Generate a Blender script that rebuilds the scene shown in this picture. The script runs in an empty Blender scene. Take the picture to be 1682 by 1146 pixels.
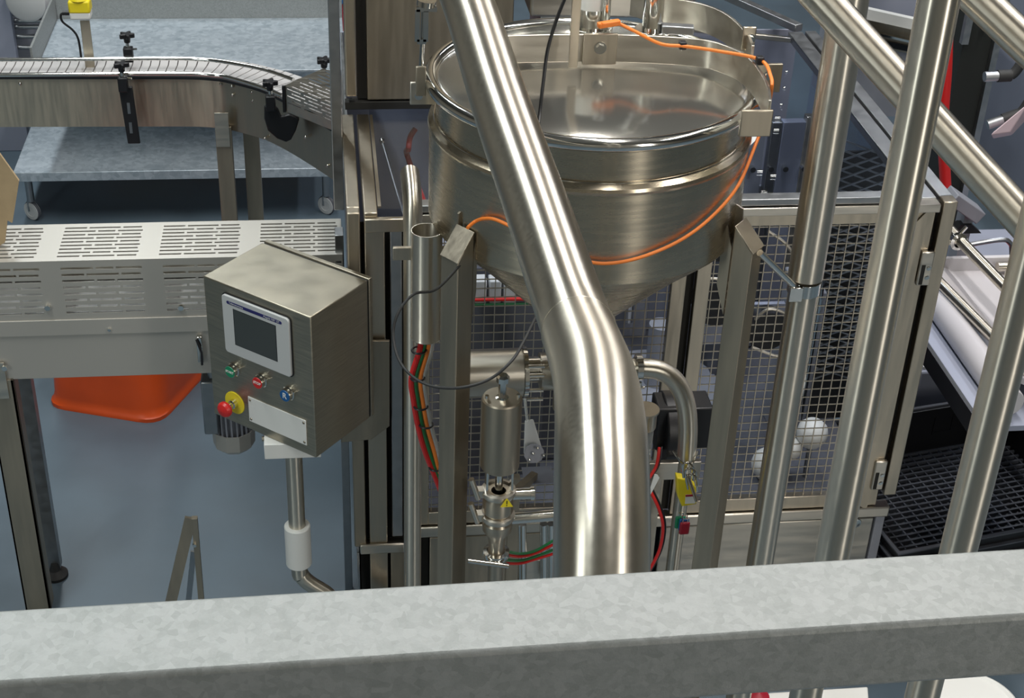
import bpy, math, random
from mathutils import Vector, Matrix
import numpy as np
random.seed(4)
V3=lambda p: Vector((float(p[0]),float(p[1]),float(p[2])))
# ------------------------------------------------------------------ camera
YAW,PIT,ROL,F=[a/57.2958 for a in (7.978,31.687,2.437)]+[2450.0]
EYE=np.array([0.,0.,3.6])
cy,sy,cp,sp,cr,sr=math.cos(YAW),math.sin(YAW),math.cos(PIT),math.sin(PIT),math.cos(ROL),math.sin(ROL)
M=np.array([[cr,-sr,0],[sr,cr,0],[0,0,1]])@np.array([[1,0,0],[0,-sp,-cp],[0,cp,-sp]])@np.array([[cy,-sy,0],[sy,cy,0],[0,0,1]])
cd=bpy.data.cameras.new('camera'); cam=bpy.data.objects.new('camera',cd); bpy.context.scene.collection.objects.link(cam)
R3=Matrix([[M[0][i],-M[1][i],-M[2][i]] for i in range(3)])
cam.matrix_world=Matrix.Translation(Vector(EYE))@R3.to_4x4()
cd.sensor_width=36; cd.lens=36*F/1682; cd.clip_start=.05; cd.clip_end=100
sc=bpy.context.scene; sc.camera=cam
sc.view_settings.view_transform='Standard'; sc.view_settings.look='None'; sc.view_settings.gamma=1
sc.view_settings.use_curve_mapping=False; sc.view_settings.exposure=0.0
# ------------------------------------------------------------------ light
w=bpy.data.worlds.new('world'); sc.world=w; w.use_nodes=True
w.node_tree.nodes['Background'].inputs[0].default_value=(.75,.8,.85,1); w.node_tree.nodes['Background'].inputs[1].default_value=.22
def area(name,loc,tgt,sx,sy_,power,col=(1,.97,.93)):
    l=bpy.data.lights.new(name,'AREA'); l.shape='RECTANGLE'; l.size=sx; l.size_y=sy_; l.energy=power; l.color=col
    o=bpy.data.objects.new(name,l); sc.collection.objects.link(o); o.location=loc
    o.rotation_euler=(Vector(tgt)-Vector(loc)).to_track_quat('-Z','Y').to_euler()
area('ceiling_lamp',(-1.8,3.4,6.4),(-1.8,3.4,0),.3,4.5,190,(.93,1,.99))
area('ceiling_lamp',(1.2,4.2,6.4),(1.2,4.2,0),.3,4.5,170)
area('ceiling_lamp',(3.6,3.6,6.4),(3.6,3.6,0),.3,4.5,200,(1,.97,.93))
area('ceiling_lamp',(-1.6,9.5,6.4),(-1.6,9.5,0),.35,4.5,190,(.9,.97,1))
area('ceiling_lamp',(5.4,9.0,6.4),(5.4,9.0,0),.35,4.5,150,(.88,.92,1))
area('streak_light',(3.7,-2.9,3.4),(1,1.6,2.4),.9,3.4,95,(1,.97,.90))  # added area light, aimed to draw a bright streak down the poles
area('streak_light',(-4.2,-.8,3.8),(.9,1.9,2.2),.45,3.2,70,(.93,1,.97))  # second added light, for the narrow streak at the poles' left
FL=-.15
# ------------------------------------------------------------------ pixel -> place helpers
def ray(x,y): return M.T@np.array([(x-841)/F,(y-573)/F,1.])
def PZ(x,y,z): d=ray(x,y); return EYE+d*(z-EYE[2])/d[2]
def PY(x,y,Y): d=ray(x,y); return EYE+d*Y/d[1]
def PX(x,y,X): d=ray(x,y); return EYE+d*X/d[0]
def PD(x,y,dep): return EYE+ray(x,y)*dep
def pr(p):
    q=M@(np.array(p,float)-EYE); return q[0]/q[2]*F+841,q[1]/q[2]*F+573
def zat(X,Y,py):
    a,b=-1.,5.
    for _ in range(50):
        m=(a+b)/2
        if pr((X,Y,m))[1]>py: a=m
        else: b=m
    return a
# ------------------------------------------------------------------ materials
def mat(name,col,rough=.5,metal=0.,nscale=0,namt=.0,rvar=0.,bump=0.,stretch=(1,1,1),spec=.5,coat=0.,ramp=None,detail=4,trans=0,an=0.):
    m=bpy.data.materials.new(name); m.use_nodes=True; nt=m.node_tree; b=nt.nodes['Principled BSDF']
    b.inputs['Base Color'].default_value=(*col,1); b.inputs['Roughness'].default_value=rough; b.inputs['Metallic'].default_value=metal
    b.inputs['Specular IOR Level'].default_value=spec; b.inputs['Coat Weight'].default_value=coat
    if trans: b.inputs['Transmission Weight'].default_value=trans; b.inputs['IOR'].default_value=1.3
    if an:
        at=nt.nodes.new('ShaderNodeAttribute'); at.attribute_name='axdir'; ad=nt.nodes.new('ShaderNodeVectorMath'); ad.operation='ADD'; ad.inputs[1].default_value=(.03,.005,.0)
        nt.links.new(at.outputs['Vector'],ad.inputs[0]); nt.links.new(ad.outputs[0],b.inputs['Tangent']); b.inputs['Anisotropic'].default_value=an
    if nscale:
        tc=nt.nodes.new('ShaderNodeTexCoord'); mp=nt.nodes.new('ShaderNodeMapping'); mp.inputs['Scale'].default_value=stretch
        n=nt.nodes.new('ShaderNodeTexNoise'); n.inputs['Scale'].default_value=nscale; n.inputs['Detail'].default_value=detail
        nt.links.new(tc.outputs['Object'],mp.inputs[0]); nt.links.new(mp.outputs[0],n.inputs['Vector'])
        if namt:
            r=nt.nodes.new('ShaderNodeMapRange'); r.inputs['From Min'].default_value=.3; r.inputs['From Max'].default_value=.7
            r.inputs['To Min'].default_value=1-namt; r.inputs['To Max'].default_value=1+namt
            mx=nt.nodes.new('ShaderNodeVectorMath'); mx.operation='SCALE'; mx.inputs[0].default_value=col
            nt.links.new(n.outputs['Fac'],r.inputs['Value']); nt.links.new(r.outputs[0],mx.inputs['Scale']); nt.links.new(mx.outputs[0],b.inputs['Base Color'])
        if rvar:
            r=nt.nodes.new('ShaderNodeMapRange'); r.inputs['From Min'].default_value=.3; r.inputs['From Max'].default_value=.7
            r.inputs['To Min'].default_value=max(.02,rough-rvar); r.inputs['To Max'].default_value=rough+rvar
            nt.links.new(n.outputs['Fac'],r.inputs['Value']); nt.links.new(r.outputs[0],b.inputs['Roughness'])
        if bump:
            bp=nt.nodes.new('ShaderNodeBump'); bp.inputs['Strength'].default_value=bump; bp.inputs['Distance'].default_value=.01
            nt.links.new(n.outputs['Fac'],bp.inputs['Height']); nt.links.new(bp.outputs[0],b.inputs['Normal'])
    return m
def speckle(name,c1,c2,scale,rough,metal,bump=.15,spots=None):
    m=bpy.data.materials.new(name); m.use_nodes=True; nt=m.node_tree; b=nt.nodes['Principled BSDF']
    tc=nt.nodes.new('ShaderNodeTexCoord'); v=nt.nodes.new('ShaderNodeTexVoronoi'); v.inputs['Scale'].default_value=scale; v.inputs['Randomness'].default_value=1
    n=nt.nodes.new('ShaderNodeTexNoise'); n.inputs['Scale'].default_value=scale*.35; n.inputs['Detail'].default_value=8; n.inputs['Roughness'].default_value=.7
    ad=nt.nodes.new('ShaderNodeMath'); ad.operation='MULTIPLY_ADD'; ad.inputs[1].default_value=.35
    cr_=nt.nodes.new('ShaderNodeValToRGB'); cr_.color_ramp.elements[0].position=.35; cr_.color_ramp.elements[1].position=.85
    cr_.color_ramp.elements[0].color=(*c1,1); cr_.color_ramp.elements[1].color=(*c2,1)
    nt.links.new(tc.outputs['Object'],v.inputs['Vector']); nt.links.new(tc.outputs['Object'],n.inputs['Vector'])
    sep=nt.nodes.new('ShaderNodeSeparateColor'); nt.links.new(v.outputs['Color'],sep.inputs[0])
    nt.links.new(sep.outputs[0],ad.inputs[0]); nt.links.new(n.outputs['Fac'],ad.inputs[2]); nt.links.new(ad.outputs[0],cr_.inputs[0])
    nt.links.new(cr_.outputs[0],b.inputs['Base Color'])
    b.inputs['Roughness'].default_value=rough; b.inputs['Metallic'].default_value=metal
    bp=nt.nodes.new('ShaderNodeBump'); bp.inputs['Strength'].default_value=bump; bp.inputs['Distance'].default_value=.004
    nt.links.new(n.outputs['Fac'],bp.inputs['Height']); nt.links.new(bp.outputs[0],b.inputs['Normal'])
    return m
ST=mat('brushed_steel',(.50,.44,.35),.36,1,60,.05,.05,.0,(1,1,.08),an=0.7)
ST2=mat('brushed_steel_dull',(.40,.35,.275),.44,1,50,.06,.04,.0,(1,1,.08),an=0.6)
STP=mat('brushed_steel_tube',(.66,.61,.52),.35,1,150,.02,.02,.0,(1,1,.3),an=0.9)
STH=mat('brushed_steel_hopper',(.55,.475,.36),.27,1,40,.04,.03,.0,(.2,.2,2),an=0.85)
STM=mat('mirror_steel',(.47,.455,.41),.15,.9)
GSH=mat('guard_sheet_steel',(.50,.475,.43),.42,.45)
POL=mat('polished_steel',(.72,.71,.67),.11,1)
STL=mat('satin_steel_light',(.60,.555,.48),.36,1,40,.05,.08,.02,(.1,1,1),an=0.7)
STG=mat('grey_satin_steel',(.40,.41,.42),.38,1,30,.06,.05,.02)
BOXS=mat('cabinet_steel',(.42,.38,.30),.4,1,120,.10,.06,.05,(.1,.1,2.),an=0.5)
GAL=speckle('galvanised_steel',(.245,.26,.25),(.325,.335,.33),210,.5,.35,.3)
TRD=speckle('tread_aluminium',(.34,.40,.45),(.56,.62,.67),38,.42,.55,.5)
FLO=mat('blue_epoxy_floor',(.105,.145,.18),.42,0,1.6,.22,.08,.0,detail=8)
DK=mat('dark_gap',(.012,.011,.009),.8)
BLK=mat('black_plastic',(.012,.012,.014),.38)
BLR=mat('black_rubber',(.02,.02,.02),.6)
GBK=mat('dark_grey_plastic',(.085,.092,.11),.5,0,8,.2)
WHT=mat('white_plastic',(.78,.78,.75),.4)
WHG=mat('light_grey_plastic',(.55,.56,.56),.45)
BEL=mat('belt_plastic',(.50,.48,.47),.5)
ORG=mat('orange_plastic',(.60,.07,.008),.38,0,3,.15)
OCB=mat('orange_cable',(.85,.22,.03),.45)
RED=mat('red_plastic',(.62,.02,.018),.35)
RDK=mat('crimson_plastic',(.35,.012,.03),.4)
GRN=mat('green_plastic',(.01,.24,.11),.4)
HGR=mat('green_hose',(.015,.16,.05),.4)
BLU=mat('blue_plastic',(.01,.10,.30),.35)
YEL=mat('yellow_plastic',(.85,.68,.02),.4)
SCR=mat('grey_screen',(.055,.062,.06),.25)
NAV=mat('navy_print',(.02,.02,.13),.5)
CRD=mat('cardboard',(.42,.31,.18),.85,0,20,.08)
DIN=mat('machine_interior',(.10,.105,.125),.5,0,4,.3)
GIN=mat('machine_grey',(.27,.28,.32),.5,0,4,.1)
LIL=mat('blue_grey_sheet',(.30,.32,.40),.5,.2)
WAL=mat('wall_paint',(.34,.31,.26),.8,0,2,.05)
CEI=mat('ceiling_paint',(.30,.29,.27),.9,0,2,.05)
CLR=mat('clear_hose',(.8,.82,.8),.2,0,trans=.7)
def clear(name,tint,gl):
    m=bpy.data.materials.new(name); m.use_nodes=True; nt=m.node_tree; nt.nodes.remove(nt.nodes['Principled BSDF'])
    t=nt.nodes.new('ShaderNodeBsdfTransparent'); t.inputs[0].default_value=(*tint,1)
    g=nt.nodes.new('ShaderNodeBsdfGlossy'); g.inputs['Roughness'].default_value=.12; g.inputs[0].default_value=(.9,.93,1,1)
    tc=nt.nodes.new('ShaderNodeTexCoord'); n=nt.nodes.new('ShaderNodeTexNoise'); n.inputs['Scale'].default_value=5
    bp=nt.nodes.new('ShaderNodeBump'); bp.inputs['Strength'].default_value=.08; bp.inputs['Distance'].default_value=.02
    nt.links.new(tc.outputs['Object'],n.inputs['Vector']); nt.links.new(n.outputs['Fac'],bp.inputs['Height']); nt.links.new(bp.outputs[0],g.inputs['Normal'])
    f=nt.nodes.new('ShaderNodeLayerWeight'); f.inputs[0].default_value=.5; pw=nt.nodes.new('ShaderNodeMath'); pw.operation='POWER'; pw.inputs[1].default_value=3; nt.links.new(f.outputs['Facing'],pw.inputs[0]); ml=nt.nodes.new('ShaderNodeMath'); ml.operation='MULTIPLY'; ml.inputs[1].default_value=.5; nt.links.new(pw.outputs[0],ml.inputs[0])
    a=nt.nodes.new('ShaderNodeMath'); a.operation='ADD'; a.inputs[1].default_value=gl; nt.links.new(ml.outputs[0],a.inputs[0])
    mx=nt.nodes.new('ShaderNodeMixShader'); nt.links.new(a.outputs[0],mx.inputs[0]); nt.links.new(t.outputs[0],mx.inputs[1]); nt.links.new(g.outputs[0],mx.inputs[2])
    nt.links.new(mx.outputs[0],nt.nodes['Material Output'].inputs[0]); return m
PC=clear('polycarbonate',(.90,.93,.98),.03)
# ------------------------------------------------------------------ mesh builder
def spl(pts,n=8,closed=False):
    P=[V3(p) for p in pts]; out=[]; N=len(P)
    rng=range(N) if closed else range(N-1)
    for i in rng:
        g=(lambda k:P[k%N]) if closed else (lambda k:P[max(0,min(N-1,k))])
        a,b,c,d=g(i-1),g(i),g(i+1),g(i+2)
        for k in range(n):
            t=k/n; out.append(.5*((2*b)+(c-a)*t+(2*a-5*b+4*c-d)*t*t+(3*b-a-3*c+d)*t**3))
    if not closed: out.append(P[-1])
    return out
class MB:
    def __init__(s): s.v=[]; s.f=[]; s.a=[]
    def add(s,vs,fs,ax=None):
        o=len(s.v); s.a+= [tuple(x) for x in ax] if ax else [(0,0,1)]*len(vs); s.v+= [tuple(float(c) for c in p) for p in vs]; s.f+=[tuple(i+o for i in f) for f in fs]; return s
    def box(s,x0,y0,z0,x1,y1,z1):
        x0,x1=sorted((x0,x1)); y0,y1=sorted((y0,y1)); z0,z1=sorted((z0,z1))
        return s.add([(x0,y0,z0),(x1,y0,z0),(x1,y1,z0),(x0,y1,z0),(x0,y0,z1),(x1,y0,z1),(x1,y1,z1),(x0,y1,z1)],
            [(0,3,2,1),(4,5,6,7),(0,1,5,4),(1,2,6,5),(2,3,7,6),(3,0,4,7)])
    def ob(s,c,a,b,d):
        c,a,b,d=V3(c),V3(a),V3(b),V3(d); vs=[c+a*i+b*j+d*k for k in(-1,1) for (i,j) in((-1,-1),(1,-1),(1,1),(-1,1))]
        return s.add(vs,[(0,3,2,1),(4,5,6,7),(0,1,5,4),(1,2,6,5),(2,3,7,6),(3,0,4,7)])
    def bar(s,p,q,wd,ht,up=(0,0,1)):
        p,q=V3(p),V3(q); d=q-p; u=Vector(up); r=d.cross(u).normalized(); u=r.cross(d).normalized()
        return s.ob((p+q)/2,r*wd/2,d/2,u*ht/2)
    def prism(s,poly,vec):
        P=[V3(p) for p in poly]; v=V3(vec); n=len(P)
        return s.add(P+[p+v for p in P],[tuple(range(n))[::-1],tuple(range(n,2*n))]+[(i,(i+1)%n,(i+1)%n+n,i+n) for i in range(n)])
    def hexa(s,bot,top):
        n=len(bot); return s.add([V3(p) for p in bot]+[V3(p) for p in top],[tuple(range(n))[::-1],tuple(range(n,2*n))]+[(i,(i+1)%n,(i+1)%n+n,i+n) for i in range(n)])
    def tube(s,pts,r,n=14,closed=False,caps=True,ell=None):
        P=[V3(p) for p in pts]; N=len(P); rs=r if isinstance(r,(list,tuple)) else [r]*N
        T=[]
        for i in range(N):
            a=P[(i-1)%N] if (closed or i>0) else P[i]; b=P[(i+1)%N] if (closed or i<N-1) else P[i]
            T.append((b-a).normalized())
        u=T[0].orthogonal().normalized(); vs=[];fs=[];axs=[]
        for i in range(N):
            u=(u-T[i]*u.dot(T[i])).normalized(); w_=T[i].cross(u)
            for k in range(n):
                a=2*math.pi*k/n; vs.append(P[i]+(u*math.cos(a)+w_*math.sin(a))*rs[i]); axs.append(T[i])
        for i in range(N if closed else N-1):
            j=(i+1)%N
            for k in range(n): fs.append((i*n+k,i*n+(k+1)%n,j*n+(k+1)%n,j*n+k))
        if caps and not closed: fs.append(tuple(range(n))[::-1]); fs.append(tuple((N-1)*n+k for k in range(n)))
        return s.add(vs,fs,axs)
    def cyl(s,p,q,r,r2=None,n=24,caps=True): return s.tube([p,q],[r,r if r2 is None else r2],n,caps=caps)
    def lathe(s,c,prof,n=48,ax=(0,0,1),closed=False):
        c=V3(c); ax=Vector(ax).normalized(); u=ax.orthogonal().normalized(); 
        if abs(ax.z)>.99: u=Vector((1,0,0))
        w_=ax.cross(u); vs=[]; m=len(prof); fs=[]
        for (r,h) in prof:
            for k in range(n):
                a=2*math.pi*k/n; vs.append(c+ax*h+(u*math.cos(a)+w_*math.sin(a))*r)
        for i in range(m if closed else m-1):
            j=(i+1)%m
            for k in range(n): fs.append((i*n+k,i*n+(k+1)%n,j*n+(k+1)%n,j*n+k))
        return s.add(vs,fs,[ax]*len(vs))
    def torus(s,c,R,r,ax=(0,0,1),n=64,m=12):
        return s.lathe(c,[(R+r*math.cos(2*math.pi*k/m),r*math.sin(2*math.pi*k/m)) for k in range(m)],n,ax,closed=True)
    def ball(s,c,r,sz=1,n=20): return s.lathe(c,[(max(.0005,r*math.sin(math.pi*k/12)),-r*sz*math.cos(math.pi*k/12)) for k in range(13)],n)
    def strip(s,top,h,t,closed=False):
        # upright flat bar following a path; h downwards, t thickness to the outside
        P=[V3(p) for p in top]; N=len(P); vs=[];fs=[]
        for i in range(N):
            a=P[max(0,i-1)];b=P[min(N-1,i+1)]; d=(b-a); nrm=Vector((d.y,-d.x,0)).normalized()*t
            for q in (P[i],P[i]+nrm,P[i]+nrm-Vector((0,0,h)),P[i]-Vector((0,0,h))): vs.append(q)
        for i in range(N-1):
            for k in range(4): fs.append((i*4+k,(i+1)*4+k,(i+1)*4+(k+1)%4,i*4+(k+1)%4))
        fs.append((0,1,2,3)); fs.append(((N-1)*4+3,(N-1)*4+2,(N-1)*4+1,(N-1)*4))
        return s.add(vs,fs)
    def center(s):
        a=np.array(s.v); return ((a[:,0].min()+a[:,0].max())/2,(a[:,1].min()+a[:,1].max())/2,a[:,2].min())
    def hexbolt(s,c,ax,r,h): return s.cyl(V3(c),V3(c)+Vector(ax).normalized()*h,r,n=6).cyl(V3(c)-Vector(ax).normalized()*.001,V3(c)+Vector(ax).normalized()*h*.25,r*1.45,n=16)
def put(name,mb,m,parent=None,bev=0.,label=None,cat=None,group=None,kind=None,smooth=35):
    if parent is None: base=Vector(mb.center())
    else:
        base=Vector((0,0,0)); p=parent
        while p: base+=p.location; p=p.parent
        if 'pivot' in dir(parent): pass
    me=bpy.data.meshes.new(name); me.from_pydata([tuple(Vector(v)-base) for v in mb.v],[],mb.f); 
    at=me.attributes.new('axdir','FLOAT_VECTOR','POINT'); at.data.foreach_set('vector',[c for a in mb.a for c in a]); me.update()
    import bmesh
    b=bmesh.new(); b.from_mesh(me); bmesh.ops.recalc_face_normals(b,faces=b.faces); b.to_mesh(me); b.free()
    for p in me.polygons: p.use_smooth=True
    me.set_sharp_from_angle(angle=math.radians(smooth))
    me.materials.append(m); o=bpy.data.objects.new(name,me); sc.collection.objects.link(o)
    if parent is None: o.location=base
    else: o.parent=parent
    if bev:
        q=o.modifiers.new('bevel','BEVEL'); q.width=bev; q.segments=2; q.limit_method='ANGLE'; q.angle_limit=math.radians(40); q.harden_normals=False
    tag(o,label,cat,group,kind); return o
def tag(o,label=None,cat=None,group=None,kind=None):
    for k,v in (('label',label),('category',cat),('group',group),('kind',kind)):
        if v: o[k]=v
    return o
def thing(name,loc,label,cat,group=None):
    o=bpy.data.objects.new(name,None); sc.collection.objects.link(o); o.location=V3(loc); o.empty_display_size=.05
    return tag(o,label,cat,group)
def copy_tree(o,parent=None):
    c=o.copy(); sc.collection.objects.link(c); c.parent=parent
    for ch in [x for x in list(o.children)]: copy_tree(ch,c)
    return c
def text(s,size,m,parent,mw,name='lettering',ext=.0004,bold=0):
    cu=bpy.data.curves.new('t','FONT'); cu.body=s; cu.size=size; cu.align_x='CENTER'; cu.align_y='CENTER'; cu.extrude=ext; cu.offset=bold
    t=bpy.data.objects.new('t',cu); sc.collection.objects.link(t); bpy.context.view_layer.update()
    me=bpy.data.meshes.new_from_object(t); bpy.data.objects.remove(t); me.transform(mw); me.materials.append(m)
    o=bpy.data.objects.new(name,me); sc.collection.objects.link(o)
    base=Vector((0,0,0)); p=parent
    while p: base+=p.location; p=p.parent
    me.transform(Matrix.Translation(-base)); o.parent=parent; return o
# ------------------------------------------------------------------ the hall
put('floor',MB().box(-9,-4,FL-.1,11,17,FL),FLO,kind='structure')
put('wall_back',MB().box(-9,17,FL,11,17.2,7),WAL,kind='structure')
put('wall_left',MB().box(-9.2,-4,FL,-9,17,7),WAL,kind='structure')
put('wall_right',MB().box(11,-4,FL,11.2,17,7),WAL,kind='structure')
put('wall_front',MB().box(-9,-4.2,FL,11,-4,7),WAL,kind='structure')
put('ceiling',MB().box(-9,-4,7,11,17,7.2),CEI,kind='structure')

# ------------------------------------------------------------------ foreground guard rail
a0,a1=PZ(0,1000,3.03),PZ(1682,898,3.03); b0,b1=PZ(0,1123,3.03),PZ(1682,1012,3.03)
def ext(p,q,e): d=q-p; return p-d*e,q+d*e
a0,a1=ext(a0,a1,1.2); b0,b1=ext(b0,b1,1.2)
dz=np.array([0,0,-.0475])
rail=put('guard_rail',MB().hexa([a0+dz,a1+dz,b1+dz,b0+dz],[a0,a1,b1,b0]),GAL,bev=.003,
    label='mottled galvanised square-section rail crossing the whole foreground',cat='railing')
# ------------------------------------------------------------------ big transfer pipe
pp=[(715,-120,3.68),(767,0,3.46),(822,170,3.05),(878,330,2.76),(925,470,2.55),(951,545,2.42),(975,615,2.19),(985,680,2.02),(988,750,1.92),(989,840,1.875),(988,930,1.86),(985,1050,1.86)]
path=spl([PD(*q) for q in pp],8)
# even radius pipe
t=thing('transfer_pipe',path[0],'thick brushed steel pipe slanting across the hopper and bending down behind the rail','pipe')
k=5*8
put('straight_section',MB().tube(path[:k+1],.0605,48),STP,t)
put('elbow',MB().tube(path[k:],[.0612]*(len(path)-k),48),STP,t)
d=(path[k+1]-path[k-1]).normalized()
put('weld_seam',MB().torus(path[k],.0612,.0009,d,64,6),STL,t)

# ------------------------------------------------------------------ round poles at the right
def pole(px,py,Y,r,z0,z1,name,label,mt=STP,group=None):
    p=PY(px,py,Y); return put(name,MB().cyl((p[0],Y,z0),(p[0],Y,z1),r,n=40),mt,label=label,cat='pole',group=group),p
pole(1450,480,1.6,.0245,FL,4.4,'support_pole','thick vertical steel tube crossing the mesh door, middle one of the three round uprights')
pole(1600,800,1.6,.0262,FL,4.4,'support_pole','vertical steel tube nearest the right edge of the view, before the black crates')
p=PY(1322,460,3.25); XA=p[0]
t=thing('clamped_pipe',(XA,3.25,FL),'slimmer vertical steel pipe held by a rod and pipe clamp from the right gusset post','pipe')
zc=zat(XA,3.25,460)
put('lower_tube',MB().cyl((XA,3.25,FL),(XA,3.25,zc),.0385,n=36),STP,t)
put('upper_sleeve',MB().cyl((XA,3.25,zc+.012),(XA,3.25,3.6),.0455,n=36),STP,t)
c=thing('pipe_clamp',(XA,3.25,zc-.03),'shiny two-piece clamp ring round the slim vertical pipe','clamp')
put('ring',MB().lathe((XA,3.25,zc-.015),[(.0385,-.018),(.0425,-.018),(.0425,.018),(.0385,.018)],36),POL,c,bev=.001)
put('lug',MB().box(XA-.052,3.20,zc-.035,XA-.018,3.212,zc+.005),POL,c,bev=.001)
q0=PY(1248,415,3.13); 
r_=put('stay_rod',MB().cyl((q0[0],3.13,q0[2]),(XA-.035,3.215,zc-.0),.0085,n=16),POL,c)
# diagonal rails
def diag(pa,pb,dep_a,dep_b,r,label,extend=.25):
    A,B=PD(*pa,dep_a),PD(*pb,dep_b); A,B=ext(A,B,extend)
    return put('sloping_handrail',MB().cyl(A,B,r,n=36),STP,label=label,cat='handrail')
diag((1352,0),(1690,372),2.15,2.15,.0265,'sloping steel tube running from top centre down to the right edge, behind the thick pole')
diag((1608,0),(1690,78),2.15,2.15,.0265,'short sloping steel tube cutting the top right corner of the view')
# ------------------------------------------------------------------ hopper
HC=(.656,3.45); RZ=2.232; RR=.400
t=thing('hopper',(HC[0],HC[1],1.5),'large round stainless hopper with mirror lid and conical bottom','hopper')
body=[(RR-.012,RZ),(RR-.012,RZ-.098),(RR-.005,RZ-.102),(RR+.006,RZ-.11),(RR+.008,RZ-.118),(RR+.004,RZ-.126),(RR+.004,RZ-.36),(RR-.004,RZ-.372),(.30,RZ-.46),(.12,RZ-.64),(.055,RZ-.70),(.05,RZ-.78)]
put('body',MB().lathe((HC[0],HC[1],0),body,96),STH,t,smooth=25)
put('rim',MB().torus((HC[0],HC[1],RZ),RR+.002,.0165,n=96,m=16),POL,t)
put('weld_seam',MB().torus((HC[0],HC[1],RZ-.100),RR-.008,.0022,n=96,m=6),POL,t)
put('lid',MB().lathe((HC[0],HC[1],0),[(RR-.014,RZ+.001),(RR-.02,RZ+.004),(.25,RZ+.010),(.001,RZ+.013)],96),STM,t)
for sx in (-1,1):
    X=HC[0]+sx*(RR+.035)
    put('hanging_lug',MB().box(X-.02-.015*sx,HC[1]-.028,RZ-.03,X+.02+.02*(sx>0),HC[1]-.018,RZ+.045),ST2,t,bev=.002)
# bent support frame over the lid
zt=2.325
fr=[PZ(x,y,zt) for x,y in ((760,64),(830,57),(1000,55),(1140,62),(1195,74),(1235,96),(1262,135),(1268,165))]
t2=thing('hopper_support_frame',fr[2],'bent flat steel bar frame arching over the back of the hopper lid','frame')
put('front_bar',MB().strip(spl(fr,6),.072,.008),STL,t2,bev=.0015)
fr2=[PZ(x,y,2.33) for x,y in ((1040,-20),(1090,-6),(1150,4),(1195,22),(1228,52),(1240,75))]
put('rear_bar',MB().strip(spl(fr2,6),.075,.008),STL,t2,bev=.0015)
e=fr[-1]
put('side_flange',MB().box(e[0]-.07,e[1]-.01,zt-.085,e[0]+.005,e[1]+.0,zt-.02),ST2,t2,bev=.003)
p=PZ(1229,42,2.35); fl=put('bolt_plate',MB().box(p[0]-.014,p[1]-.012,2.29,p[0]+.02,p[1]-.002,2.35),ST,t2,bev=.003)
put('bolt',MB().hexbolt((p[0]+.006,p[1]-.012,2.32),(0,-1,0),.009,.008),POL,fl)
p=PZ(1263,110,2.31); put('bolt',MB().hexbolt((p[0]-.004,p[1]-.016,2.295),(0,-1,0),.008,.006),POL,t2)
# bracket plate on the bar
p=PZ(985,55,zt); Yb=p[1]-.012
br=put('bracket_plate',MB().prism([(p[0]-.043,Yb,zt+.006),(p[0]+.043,Yb,zt+.006),(p[0]+.043,Yb,zt-.075),(p[0]-.043,Yb,zt-.075)],(0,-.008,0)),ST,t2,bev=.002)
put('bolt',MB().hexbolt((p[0]+.0,Yb-.008,zt-.03),(0,-1,0),.011,.009),POL,br)
p=PZ(941,72,zt)
put('hanging_strap',MB().box(p[0]-.011,p[1]-.02,zt-.055,p[0]+.011,p[1]-.012,zt+.32),ST,t2,bev=.001)
# level sensor and feed tube over lid
p=PZ(975,32,2.34)
t=thing('level_sensor',(p[0],p[1]+.03,2.30),'white topped steel sensor flanged over the back of the hopper lid','sensor')
c=(p[0],p[1]+.03)
put('flange',MB().lathe((*c,2.30),[(.001,0),(.055,0),(.055,.014),(.001,.014)],36),POL,t,bev=.001)
put('body',MB().lathe((*c,2.314),[(.001,0),(.042,0),(.042,.05),(.001,.05)],36),POL,t)
put('cap',MB().lathe((*c,2.364),[(.001,0),(.041,0),(.041,.06),(.035,.075),(.001,.075)],36),WHT,t,label='white plastic cap')
put('clamp_rod',MB().cyl((c[0]+.028,c[1]-.045,2.32),(c[0]+.028,c[1]-.045,2.50),.011,n=16),POL,t)
p=PZ(1074,45,2.32)
t=thing('feed_tube',(p[0],p[1]+.02,2.30),'short upright polished tube flanged over the hopper lid beside the white sensor','pipe')
c=(p[0],p[1]+.02)
put('flange',MB().lathe((*c,2.30),[(.001,0),(.045,0),(.045,.01),(.001,.01)],36),POL,t,bev=.001)
put('tube',MB().cyl((*c,2.31),(*c,2.75),.026,n=28),POL,t)
put('connector',MB().bar((c[0]+.02,c[1]-.02,2.318),(c[0]+.10,c[1]-.035,2.318),.03,.022),STG,t,bev=.003)
# rear housing behind hopper
t=thing('filler_head_housing',(.9,4.55,1.66),'pale steel sheet housing standing behind the hopper at top centre','housing')
put('front_sheet',MB().prism([(.66,4.62,1.98),(1.02,4.6,1.98),(1.25,4.68,2.02),(1.45,4.9,2.05),(1.45,4.96,2.05),(1.2,5.3,2.02),(.66,5.3,1.98)],(0,0,.7)),STL,t,bev=.01)
put('column',MB().box(.72,4.8,1.64,.95,5.05,1.98),STG,t,bev=.005)
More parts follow.
